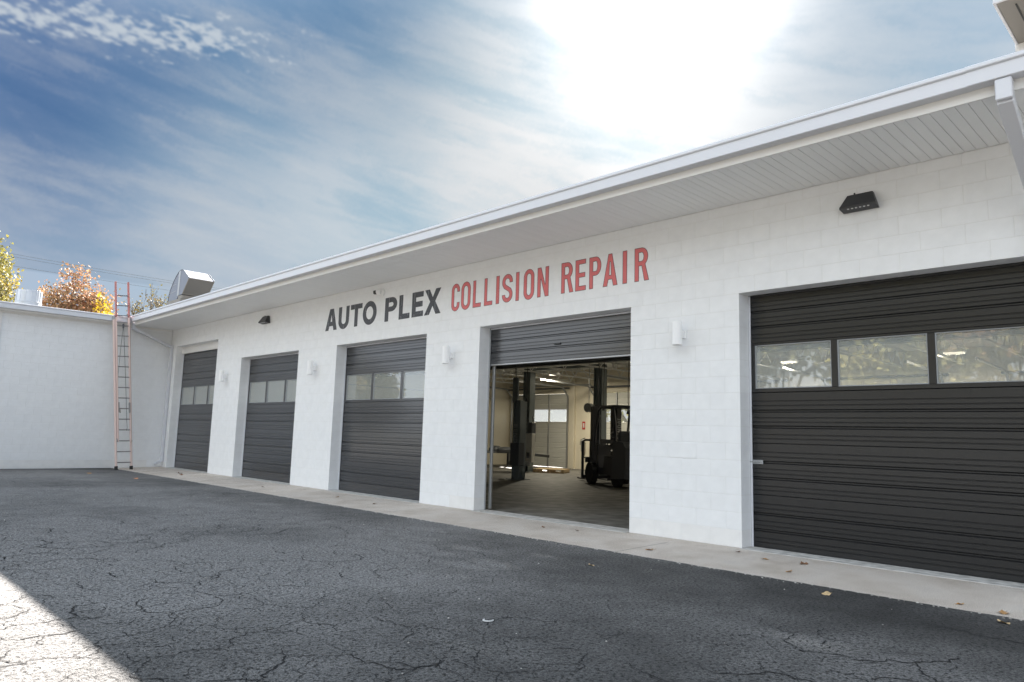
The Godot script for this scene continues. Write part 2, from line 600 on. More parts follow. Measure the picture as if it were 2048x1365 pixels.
	for y in H:
		var el := (0.5 - (y + 0.5) / H * 0.5) * PI
		var ce := cos(el)
		var se := sin(el)
		var inv := 1.0 / (se + 0.06)
		for x in W:
			var az := (x + 0.5) / W * TAU
			var dx := sin(az) * ce
			var dz := -cos(az) * ce
			var i := y * W + x
			var r := src[i * 3]
			var g := src[i * 3 + 1]
			var b := src[i * 3 + 2]
			var u := dx * inv
			var v := dz * inv
			var fade := clampf(se * 5.0, 0.0, 1.0)
			var slant := se * 2.1 + 0.42 * (0.703 * dx - 0.711 * dz)
			var big := f1.get_noise_3d(dx * 2.6, slant * 3.3, dz * 2.6)
			var fine := f2.get_noise_3d(dx * 4.6, slant * 13.0, dz * 4.6)
			var n := 1.05 * big + 0.80 * fine
			var cosd := dx * sun.x + se * sun.y + dz * sun.z
			var th := rad_to_deg(acos(clampf(cosd, -1, 1)))
			var near := exp(-th * th / 700.0)
			var wisp := clampf(n * 1.3 + 0.05, 0.0, 1.0) * fade * (0.40 - 0.16 * near) * clampf((g - 0.08) * 4.5, 0.12, 1.0)
			var dim := 1.0 - 0.15 * clampf(-n * 1.3, 0.0, 1.0) * fade
			var pale := maxf(0.60, maxf(r, maxf(g, b)) * 1.05)
			r = lerpf(r * dim * dim, pale, wisp)
			g = lerpf(g * dim, pale * 1.03, wisp)
			b = lerpf(b * (0.5 + 0.5 * dim), pale * 1.06, wisp)
			# a ragged flock of small bright clouds high on the left
			var ax := u + 1.70
			var ay := v + 0.43
			var along := ax * 0.50 - ay * 0.866
			var across := ax * 0.866 + ay * 0.50
			var band := exp(-pow(across / 0.075, 2.0)) * clampf((along + 0.6) / 0.25, 0.0, 1.0) * clampf((0.42 - along) / 0.25, 0.0, 1.0)
			if band > 0.02:
				var q := f3.get_noise_2d(u * 9.0, v * 7.0) * 0.7 + 0.85 * f3.get_noise_2d(u * 30.0 + 5.0, v * 22.0)
				var c := smoothstep(0.0, 1.0, (q + 1.2 * band - 0.50) * 1.05) * 0.9
				r = lerpf(r, 0.56, c)
				g = lerpf(g, 0.62, c)
				b = lerpf(b, 0.68, c)
			# the veil of cloud lit by the sun behind it
			var gl := 3.0 * exp(-th * th / 26.0) + 0.50 * exp(-th * th / 115.0) + 0.06 * exp(-th / 14.0)
			gl *= 1.0 + 0.35 * n * clampf(th / 8.0, 0.0, 1.0)
			r += gl
			g += gl * 0.985
			b += gl * 0.96
			var o := i * 4
			out[o] = maxf(r, 0.01) / EXPOSURE
			out[o + 1] = maxf(g, 0.01) / EXPOSURE
			out[o + 2] = maxf(b, 0.01) / EXPOSURE
			out[o + 3] = 1.0
	for i in range(W * H, W * H * 2):
		out[i * 4] = 0.30 / EXPOSURE
		out[i * 4 + 1] = 0.29 / EXPOSURE
		out[i * 4 + 2] = 0.27 / EXPOSURE
		out[i * 4 + 3] = 1.0
	return Image.create_from_data(W, H * 2, false, Image.FORMAT_RGBAF, out.to_byte_array())

# ------------------------------------------------------------------ main
var bld: Node3D
var wing: Node3D

func _ready() -> void:
	rng.seed = 20
	# camera
	var cam := Camera3D.new()
	cam.name = "camera"
	cam.fov = 50.65
	cam.near = 0.05
	cam.far = 3000.0
	cam.transform = Transform3D(Basis(Vector3(0.7029960, 0.0292256, -0.7105930), Vector3(0.0731556, 0.9908837, 0.1131270), Vector3(0.7074212, -0.1315117, 0.6944493)).orthonormalized(), Vector3(5.8889, 1.2205, 8.0717))
	add_child(cam)
	# sky and exposure
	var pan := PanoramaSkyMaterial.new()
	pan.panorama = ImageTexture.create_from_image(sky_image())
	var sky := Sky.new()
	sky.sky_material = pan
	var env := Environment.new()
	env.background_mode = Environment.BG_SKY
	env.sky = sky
	env.background_energy_multiplier = 1.0
	env.tonemap_mode = Environment.TONE_MAPPER_LINEAR
	env.tonemap_exposure = EXPOSURE
	env.sdfgi_enabled = true
	env.ssao_enabled = true
	env.ssil_enabled = true
	var we := WorldEnvironment.new()
	we.name = "world_environment"
	we.environment = env
	add_child(we)
	# sun, behind the building
	var sun := DirectionalLight3D.new()
	sun.name = "sun"
	sun.light_energy = 1.35
	sun.light_color = Color(1.0, 0.97, 0.935)
	sun.light_angular_distance = 0.5
	sun.shadow_enabled = true
	add_child(sun)
	sun.look_at_from_position(Vector3.ZERO, -SUN_DIR, Vector3.UP)
	make_materials()
	make_asphalt()
	build_ground()
	build_building()
	build_roof_and_eave()
	build_doors()
	build_lettering()
	build_wing()
	build_fixtures()
	build_ladder()
	build_roof_vents()
	build_interior()
	build_trees()
	build_wires()
	build_litter()

# ------------------------------------------------------------------ ground
func strip_xz(m: MB, x0: float, x1: float, z0: float, z1: float, ya: float, yb: float) -> void:
	m.quad(Vector3(x0, ya, z0), Vector3(x1, ya, z0), Vector3(x1, yb, z1), Vector3(x0, yb, z1), Vector3.UP)

func build_ground() -> void:
	var g := MB.new()
	strip_xz(g, -700, 700, -700, 700, -0.12, -0.12)
	tag(struct("ground", g.mesh(), M.dry_grass), "dry grass ground round the yard", "ground")
	# asphalt with a ragged edge that laps over the concrete
	var n := FastNoiseLite.new()
	n.seed = 9
	n.frequency = 1.1
	n.fractal_octaves = 4
	var m := MB.new()
	var xs := []
	var x := -17.48
	while x < 7.0:
		xs.append(x)
		x += 0.03
	xs.append(40.0)
	var rows := [1.6, 4.0, 9.0, 13.0]
	m.use_uv = true
	m.use_uv2 = true
	var add := func(p: Array) -> void:
		for k in [[0, 1, 2], [0, 2, 3]]:
			var a: Vector3 = p[k[0]]
			var b: Vector3 = p[k[1]]
			var c: Vector3 = p[k[2]]
			if (c - a).cross(b - a).y < 0.0:
				var t := b
				b = c
				c = t
			for q in [a, b, c]:
				m.v.append(q)
				m.n.append(Vector3.UP)
				m.uv.append(Vector2(q.x / 1.27, q.z / 1.27))
				m.uv2.append(Vector2((q.x + 18.0) / 24.0, q.z / 12.0))
	for i in xs.size() - 1:
		var e := []
		for k in 2:
			var q: float = xs[i + k]
			e.append(1.385 + 0.022 * n.get_noise_1d(q * 2.0) + 0.014 * n.get_noise_1d(q * 9.0 + 40.0))
		add.call([Vector3(xs[i], -0.045, e[0] - 0.004), Vector3(xs[i + 1], -0.045, e[1] - 0.004), Vector3(xs[i + 1], -0.0245, e[1]), Vector3(xs[i], -0.0245, e[0])])
		add.call([Vector3(xs[i], -0.0245, e[0]), Vector3(xs[i + 1], -0.0245, e[1]), Vector3(xs[i + 1], -0.026, rows[0]), Vector3(xs[i], -0.026, rows[0])])
	for j in rows.size() - 1:
		add.call([Vector3(-17.48, -0.026, rows[j]), Vector3(40, -0.026, rows[j]), Vector3(40, -0.026, rows[j + 1]), Vector3(-17.48, -0.026, rows[j + 1])])
	add.call([Vector3(-60, -0.026, 6.2), Vector3(-17.48, -0.026, 6.2), Vector3(-17.48, -0.026, 13), Vector3(-60, -0.026, 13)])
	var lot := MB.new()  # unseen pale ground, added to throw sunlight back onto the front wall
	strip_xz(lot, -90, 60, 13.0, 48.0, -0.030, -0.030)
	tag(struct("bounce_lot", lot.mesh(), M.gravel), "added pale gravel lot out of view, bounces sunlight onto the front wall", "gravel")
	var yard := struct("asphalt_yard", m.mesh(), M.asphalt)
	tag(yard, "cracked dark asphalt yard before the garage doors", "asphalt")
	# cracks: the open joints between worn plates
	var r := RandomNumberGenerator.new()
	r.seed = 5
	var cm := MB.new()
	crack_net(cm, r, 5200, 0.28, 0.030, 0.8, 0.46, 0.75)
	crack_net(cm, r, 16000, 0.13, 0.012, 0.3, 0.52, 0.42)
	put("cracks", cm.mesh(), M.crack, yard, "stuff")
	# concrete apron, falling gently from the wall
	var ap := MB.new()
	var joints := [-17.48, -13.2, -8.55, -3.84, 0.8, 5.4, 10.0]
	for i in joints.size() - 1:
		var x0: float = joints[i] + (0.004 if i else 0.0)
		var x1: float = joints[i + 1] - 0.004
		ap.quad_uv([Vector3(x0, 0, 0), Vector3(x1, 0, 0), Vector3(x1, -0.0335, 1.55), Vector3(x0, -0.0335, 1.55)], [Vector2(x0 / 6.0, 0.0), Vector2(x1 / 6.0, 0.0), Vector2(x1 / 6.0, 0.26), Vector2(x0 / 6.0, 0.26)], Vector3.UP)
	ap.uv2 = ap.uv
	ap.use_uv2 = true
	tag(struct("concrete_apron", ap.mesh(), M.apron_concrete), "worn brownish concrete apron along the foot of the garage wall", "pavement")
	var fl := MB.new()
	strip_xz(fl, -17.4, 6.3, -15.2, -0.29, 0.0, 0.0)
	tag(struct("shop_floor", fl.mesh(), M.floor_concrete), "grey concrete floor inside the workshop", "floor")

func crack_net(cm: MB, r: RandomNumberGenerator, count: int, near_gap: float, gap_rise: float, far_gap: float, share: float, size: float) -> void:
	# open joints along a ragged net, thinning out beside the apron
	var pts := PackedVector2Array()
	for i in count:
		pts.append(Vector2(r.randf_range(-16.5, 6.0), r.randf_range(1.9, 9.0)))
	# relax by dropping points that lie too close
	var keep := PackedVector2Array()
	var grid := {}
	for p in pts:
		var dens := clampf(near_gap + 0.02 + gap_rise * absf(p.x + 1.0), near_gap, far_gap)
		var gk := Vector2i(int(floor(p.x / 0.9)), int(floor(p.y / 0.9)))
		var ok := true
		for dx in range(-1, 2):
			for dy in range(-1, 2):
				for q in grid.get(gk + Vector2i(dx, dy), []):
					if p.distance_to(q) < dens:
						ok = false
		if ok:
			keep.append(p)
			if not grid.has(gk):
				grid[gk] = []
			grid[gk].append(p)
	var tr := Geometry2D.triangulate_delaunay(keep)
	var owner_of := {}
	var cen := []
	for t in range(0, tr.size(), 3):
		var a := keep[tr[t]]
		var b := keep[tr[t + 1]]
		var c := keep[tr[t + 2]]
		cen.append((a + b + c) / 3.0)
		for k in 3:
			var i0 := tr[t + k]
			var i1 := tr[t + (k + 1) % 3]
			var key := Vector2i(mini(i0, i1), maxi(i0, i1))
			if not owner_of.has(key):
				owner_of[key] = []
			owner_of[key].append(t / 3)
	var wn := FastNoiseLite.new()
	wn.seed = 3
	wn.frequency = 0.22
	wn.fractal_octaves = 2
	var jn := FastNoiseLite.new()
	jn.seed = 8
	jn.frequency = 2.4
	jn.fractal_octaves = 3
	for key in owner_of:
		if owner_of[key].size() < 2:
			continue
		var a: Vector2 = cen[owner_of[key][0]]
		var b: Vector2 = cen[owner_of[key][1]]
		var mid := (a + b) / 2.0
		if a.distance_to(b) > 1.3:
			continue
		# plates are most broken near the left and the middle of the yard, whole beside the apron
		var chance := share + 0.75 * wn.get_noise_2d(mid.x, mid.y) + 0.16 * (mid.y - 3.4) - 0.09 * maxf(mid.x + 0.5, 0.0) - 0.03 * maxf(-8.0 - mid.x, 0.0)
		if r.randf() > clampf(chance, 0.05, 0.92):
			continue
		var w0: float = size * clampf(0.0030 + 0.0075 * r.randf() * r.randf() + 0.004 * wn.get_noise_2d(mid.x + 50.0, mid.y), 0.0018, 0.012)
		var steps := int(ceil(a.distance_to(b) / 0.018))
		var dir := (b - a).normalized()
		var nor := Vector2(-dir.y, dir.x)
		var last_l := Vector3.ZERO
		var last_r := Vector3.ZERO
		for s in steps + 1:
			var t := float(s) / steps
			var q := a.lerp(b, t)
			var hump := sin(PI * t)
			q += nor * (0.075 * jn.get_noise_2d(q.x, q.y) + 0.030 * jn.get_noise_2d(q.x * 4.0, q.y * 4.0)) + Vector2(0.03 * jn.get_noise_2d(q.x * 2.0 + 9.0, q.y * 2.0), 0.0) * hump
			var w := w0 * (0.55 + 0.9 * absf(jn.get_noise_2d(q.x * 5.0 + 20.0, q.y * 5.0)) + 0.35 * r.randf())
			var l := Vector3(q.x + nor.x * w, -0.0228, q.y + nor.y * w)
			var rr := Vector3(q.x - nor.x * w, -0.0228, q.y - nor.y * w)
			if s > 0:
				cm.quad(last_l, l, rr, last_r, Vector3.UP)
			last_l = l
			last_r = rr

# ------------------------------------------------------------------ the building
const SPANS := [[-17.483, -17.017, 2, 0], [-17.017, -13.94, 15, 18], [-13.94, -12.358, 8, 0], [-12.358, -9.344, 15, 15], [-9.344, -7.683, 8, 0], [-7.683, -4.577, 15, 15], [-4.577, -3.114, 7, 0], [-3.114, 0.0, 15, 15], [0.0, 1.6256, 8, 0], [1.6256, 4.674, 15, 15], [4.674, 6.3, 8, 0]]
var block_cache := {}
var UNIT := {}
var KMIN := 0
var KMAX := 0
var block_rects := []   # face rectangles of the blocks behind the lettering

func block_mesh(w: float, h: float, d: float) -> Mesh:
	var key := Vector3i(roundi(w * 1000), roundi(h * 1000), roundi(d * 1000))
	if not block_cache.has(key):
		var m := MB.new()
		m.box(Vector3(-w / 2 + 0.0028, -h / 2 + 0.0028, -d), Vector3(w / 2 - 0.0028, h / 2 - 0.0028, 0), 0.0018)
		block_cache[key] = m.mesh()
	return block_cache[key]

func lay_blocks(parent: Node3D, list: Array, turn: float) -> void:
	# list of [distance, centre, width, height, depth]: the 300 nearest are parts, the rest one part
	list.sort_custom(func(a, b): return a[0] < b[0])
	var rest := MB.new()
	var basis := Basis(Vector3.UP, turn)
	for i in list.size():
		var b: Array = list[i]
		if i < 300:
			var paint: Material = M.dusty_block_paint if b[1].y < C else M["white_block_paint_%d" % rng.randi_range(0, 2)]
			var o := put("block", block_mesh(b[2], b[3], b[4]), paint, parent)
			o.position = b[1]
			o.rotation.y = turn
		else:
			rest.box(Vector3(-b[2] / 2 + 0.0028, -b[3] / 2 + 0.0028, -b[4]), Vector3(b[2] / 2 - 0.0028, b[3] / 2 - 0.0028, 0), 0.0018, Transform3D(basis, b[1]))
	if rest.v.size():
		put("farther_blocks", rest.mesh(), M.white_block_paint_0, parent, "stuff")

func build_building() -> void:
	bld = thing("repair_shop_building", "long white painted block repair shop with five dark overhead doors under a deep eave", "building")
	# unit lines: x = 0 is line 0
	var left := 0
	for s in SPANS:
		if s[0] < -0.001:
			left += s[2]
	var k := -left
	KMIN = k
	for s in SPANS:
		for i in s[2]:
			UNIT[k + i] = lerpf(s[0], s[1], float(i) / s[2])
		k += s[2]
	UNIT[k] = SPANS[-1][1]
	KMAX = k
	var back := MB.new()
	back.box(Vector3(-17.483, 18 * C + 0.004, -0.238), Vector3(6.3, 4.32, -0.0032))
	k = KMIN
	for s in SPANS:
		if s[3] == 0:
			back.box(Vector3(s[0] + 0.004, -0.05, -0.238), Vector3(s[1] - 0.004, 18 * C + 0.004, -0.0032))
		elif s[3] == 15:
			back.box(Vector3(s[0] - 0.006, 15 * C + 0.004, -0.238), Vector3(s[1] + 0.006, 18 * C + 0.004, -0.0032))
	var wall := put("front_wall", back.mesh(), M.white_joint_paint, bld)
	var cam := Vector3(5.9, 1.2, 8.1)
	var list := []
	for r in 21:
		var h := C if r < 20 else 4.19 - 20 * C
		var y := r * C + h / 2
		# solid runs of this course
		var runs := []
		k = KMIN
		for s in SPANS:
			if s[3] == 0 or r >= s[3]:
				if runs.size() and runs[-1][1] == k:
					runs[-1][1] = k + s[2]
				else:
					runs.append([k, k + s[2]])
			k += s[2]
		for run in runs:
			var a: int = run[0]
			while a < run[1]:
				var b := a + 1
				while b < run[1] and posmod(b - r, 2) != 0:
					b += 1
				var x0: float = UNIT[a]
				var x1: float = UNIT[b]
				var at := Vector3((x0 + x1) / 2, y, 0)
				list.append([at.distance_to(cam), at, x1 - x0, h, 0.232])
				if y > 3.2 and y < 4.1 and x1 > -8.4 and x0 < 0.5:
					block_rects.append(Rect2(x0 + 0.0035, y - h / 2 + 0.0035, x1 - x0 - 0.007, h - 0.007))
				a = b
	lay_blocks(wall, list, 0.0)
	# the other walls of the workshop
	var m := MB.new()
	m.box(Vector3(-17.483, -0.05, -15.2), Vector3(-17.283, 4.32, -0.243))
	put("side_wall", m.mesh(), M.cream_wall, bld)
	m = MB.new()
	m.box(Vector3(6.1, -0.05, -15.2), Vector3(6.3, 4.32, -0.243))
	put("side_wall", m.mesh(), M.cream_wall, bld)
	var bk := MB.new()
	var bays := [[-17.05, -13.85], [-12.36, -9.34], [-7.68, -4.58], [-3.11, 0.0], [1.63, 4.67]]
	var px := -17.28
	for b in bays:
		bk.box(Vector3(px, -0.05, -14.9), Vector3(b[0], 3.08, -14.66))
		px = b[1]
	bk.box(Vector3(px, -0.05, -14.9), Vector3(6.1, 3.08, -14.66))
	bk.box(Vector3(-17.28, 3.08, -14.9), Vector3(6.1, 4.32, -14.66))
	put("back_wall", bk.mesh(), M.cream_wall, bld)
	# plate screwed over a hole in the wide pier
	var pl := MB.new()
	pl.box(Vector3(0.612, 1.018, 0.0008), Vector3(1.023, 1.21, 0.0045), 0.0015)
	for sx in [0.635, 1.0]:
		for sy in [1.04, 1.19]:
			pl.box(Vector3(sx - 0.008, sy - 0.008, 0.0045), Vector3(sx + 0.008, sy + 0.008, 0.008), 0.003)
	put("cover_plate", pl.mesh(), M.white_block_paint_2, bld)

func build_roof_and_eave() -> void:
	var s := 4.193
	var fz := 1.196
	var gz := 1.325
	# soffit boards run from the fascia to the wall
	var sof := MB.new()
	sof.box(Vector3(-17.47, s + 0.016, 0.003), Vector3(6.9, s + 0.03, fz - 0.012))
	var soffit := put("soffit", sof.mesh(), M.soffit_gap, bld)
	var pm := MB.new()
	var pw := 0.1
	pm.box(Vector3(-pw / 2 + 0.002, 0, 0.004), Vector3(pw / 2 - 0.002, 0.012, fz - 0.013), 0.0022)
	var pmesh := pm.mesh()
	var x := 6.85
	var i := 0
	while x > -17.45:
		var o := put("soffit_board", pmesh, M["soffit_vinyl_%d" % ((i * 7 + i / 3) % 3)], soffit)
		o.position = Vector3(x, s + 0.001 * (1.0 if (i * 5) % 3 == 0 else 0.0), 0)
		x -= pw
		i += 1
	# fascia board
	var f := MB.new()
	f.box(Vector3(-17.35, s - 0.004, fz - 0.012), Vector3(3.97, s + 0.20, fz + 0.010), 0.002)
	f.box(Vector3(3.94, s - 0.010, fz - 0.010), Vector3(6.9, s + 0.20, fz + 0.014), 0.002)
	put("fascia", f.mesh(), M.white_trim, bld)
	# gutter, in lengths that overlap
	var prof := PackedVector2Array([Vector2(fz + 0.012, 4.272), Vector2(gz - 0.006, 4.272), Vector2(gz, 4.278), Vector2(gz, 4.392), Vector2(gz + 0.004, 4.396), Vector2(gz + 0.016, 4.404), Vector2(gz + 0.019, 4.412), Vector2(gz + 0.017, 4.436), Vector2(gz + 0.011, 4.444), Vector2(gz + 0.003, 4.443), Vector2(gz - 0.002, 4.436), Vector2(gz - 0.004, 4.282), Vector2(fz + 0.016, 4.280), Vector2(fz + 0.016, 4.444), Vector2(fz + 0.012, 4.444)])
	var gut := group_part("gutter", bld)
	var ends := [-17.14, -11.3, -5.2, 0.4, 4.43, 6.9]
	for e in ends.size() - 1:
		var g := MB.new()
		var up: float = [0.0, 0.0007, 0.0, 0.0008, 0.004][e]
		var t := Transform3D(Basis(Vector3(0, 0, 1), Vector3(0, 1, 0), Vector3(-1, 0, 0)), Vector3(ends[e + 1] + 0.012, up, up * 0.6))
		g.extrude(prof, t, ends[e + 1] - ends[e] + 0.012 - (0.0 if e == 0 else 0.0))
		put("gutter_length", g.mesh(), M.white_metal, gut)
	# roof and ceiling close the workshop
	var rf := MB.new()
	rf.box(Vector3(-17.5, 4.40, -15.3), Vector3(6.9, 4.46, 1.21))
	put("roof", rf.mesh(), M.roof_membrane, bld)
	var cl := MB.new()
	cl.box(Vector3(-17.283, 4.02, -14.66), Vector3(6.1, 4.06, -0.238))
	put("ceiling", cl.mesh(), M.ceiling_white, bld)
	# downspout at the right: drops from the gutter, then slants back to the wall
	var d := MB.new()
	d.box(Vector3(4.628, 4.09, 1.222), Vector3(4.748, 4.272, 1.318), 0.008)
	d.bar(Vector3(4.688, 4.11, 1.262), Vector3(4.688, 3.45, 0.095), 0.118, 0.088, 0.008)
	d.box(Vector3(4.63, 0.25, 0.035), Vector3(4.746, 3.50, 0.12), 0.008)
	d.bar(Vector3(4.688, 0.28, 0.085), Vector3(4.688, 0.12, 0.26), 0.118, 0.09, 0.008)
	put("downspout", d.mesh(), M.white_metal, bld)
	# the taller part at the far right, its boxed eave over the roof
	var up := group_part("raised_roof", bld)
	var u := MB.new()
	u.box(Vector3(4.573, 4.455, -6.0), Vector3(9.0, 5.17, 0.0))
	u.box(Vector3(6.304, -0.10, -6.0), Vector3(9.0, 4.454, -0.003))
	put("raised_wall", u.mesh(), M.white_trim, up)
	u = MB.new()
	u.box(Vector3(4.60, 5.164, -6.1), Vector3(9.3, 5.19, 0.90), 0.003)
	put("raised_soffit", u.mesh(), M.brown_metal, up)
	u = MB.new()
	u.box(Vector3(4.58, 5.158, 0.90), Vector3(9.3, 5.42, 0.925), 0.003)
	u.box(Vector3(4.578, 5.158, -6.1), Vector3(4.60, 5.42, 0.90), 0.003)
	u.box(Vector3(4.60, 5.36, -6.1), Vector3(9.3, 5.40, 0.90))
	put("raised_fascia", u.mesh(), M.white_metal, up)
	for k in 3:
		u = MB.new()
		u.box(Vector3(4.72 + k * 0.085, 5.158, 0.14), Vector3(4.732 + k * 0.085, 5.163, 0.78))
		put("vent_slot", u.mesh(), M.dark_trim, up)

# ------------------------------------------------------------------ overhead doors
const STEP_LINES := [0.17, 0.26, 0.50, 0.585, 0.83, 0.91]
const GROOVES := [0.366, 0.68]

func panel_profile(h: float, back: float) -> PackedVector2Array:
	# (height, depth) from the top down along the front, then up the back
	var feats := []
	for f in STEP_LINES:
		feats.append([f, 0.0075, 0.0055])
	for f in GROOVES:
		feats.append([f, 0.019, 0.017])
	feats.sort_custom(func(a, b): return a[0] < b[0])
	var p := PackedVector2Array()
	p.append(Vector2(h, -0.004))
	p.append(Vector2(h - 0.004, 0))
	for f in feats:
		var y: float = h * (1.0 - f[0])
		p.append(Vector2(y + f[1], 0))
		p.append(Vector2(y + f[1] * 0.3, -f[2]))
		p.append(Vector2(y - f[1] * 0.3, -f[2]))
		p.append(Vector2(y - f[1], 0.0))
	p.append(Vector2(0.004, 0))
	p.append(Vector2(0, -0.004))
	p.append(Vector2(0, back))
	p.append(Vector2(h, back))
	return p

func overhead_door(x0: float, x1: float, z: float, bottom: float, top: float, windows: bool, paint: Material, frame: Material, face: float, label := "", clip := -1.0) -> Node3D:
	# sections 0.61 m high; face = 1 looks towards +z, -1 the other way
	var d := group_part("overhead_door", bld)
	if label:
		d.set_meta("label", label)
	var basis := Basis(Vector3(0, 1, 0), Vector3(0, 0, face), Vector3(face, 0, 0))
	var xs := x0 if face > 0 else x1
	var sec := 0.6096
	var y := bottom
	var i := 0
	while y < top - 0.02:
		var h := minf(sec, top - y)
		if clip > 0.0 and y + h > clip + 0.3:
			break
		if windows and i == 3:
			var lo := y + 0.047
			var hi := y + h - 0.028
			var w := x1 - x0
			var n := 3 if w < 3.6 else 4
			var pw := (w - 0.09 * 2 - 0.07 * (n - 1)) / n
			var m := MB.new()
			m.box(Vector3(x0, y + 0.002, z - 0.05), Vector3(x1, lo, z), 0.003)
			put("window_rail", m.mesh(), paint, d)
			m = MB.new()
			m.box(Vector3(x0, hi, z - 0.05), Vector3(x1, y + h - 0.002, z), 0.003)
			put("window_rail", m.mesh(), paint, d)
			for k in n + 1:
				var a := x0 + 0.09 + k * (pw + 0.07) - 0.07
				var b := a + 0.07
				if k == 0:
					a = x0
				if k == n:
					b = x1
				m = MB.new()
				m.box(Vector3(a, lo, z - 0.049), Vector3(b, hi, z - 0.001), 0.003)
				put("window_stile", m.mesh(), paint, d)
			for k in n:
				var a := x0 + 0.09 + k * (pw + 0.07)
				var b := a + pw
				m = MB.new()
				var t := 0.012
				var zf := z - 0.008
				m.box(Vector3(a, lo, zf - 0.03), Vector3(a + t, hi, zf), 0.002)
				m.box(Vector3(b - t, lo, zf - 0.03), Vector3(b, hi, zf), 0.002)
				m.box(Vector3(a + t, lo, zf - 0.03), Vector3(b - t, lo + t, zf), 0.002)
				m.box(Vector3(a + t, hi - t, zf - 0.03), Vector3(b - t, hi, zf), 0.002)
				put("pane_frame", m.mesh(), frame, d)
				m = MB.new()
				m.quad(Vector3(a + t, lo + t, zf - 0.012), Vector3(b - t, lo + t, zf - 0.012), Vector3(b - t, hi - t, zf - 0.012), Vector3(a + t, hi - t, zf - 0.012), Vector3(0, 0, 1))
				m.quad(Vector3(a + t, lo + t, zf - 0.026), Vector3(b - t, lo + t, zf - 0.026), Vector3(b - t, hi - t, zf - 0.026), Vector3(a + t, hi - t, zf - 0.026), Vector3(0, 0, 1))
				put("window_pane", m.mesh(), M.glass, d)
		else:
			var m := MB.new()
			m.extrude(panel_profile(h - 0.003, -0.048), Transform3D(basis, Vector3(xs, y, z + rng.randf_range(-0.0006, 0.0006))), x1 - x0)
			put("door_panel", m.mesh(), paint, d)
		if y > bottom + 0.1:
			var js := MB.new()
			js.box(Vector3(x0, y - 0.025, z - 0.056), Vector3(x1, y + 0.025, z - 0.0505))
			put("joint_seal", js.mesh(), M.rubber, d)
		y += h
		i += 1
	return d

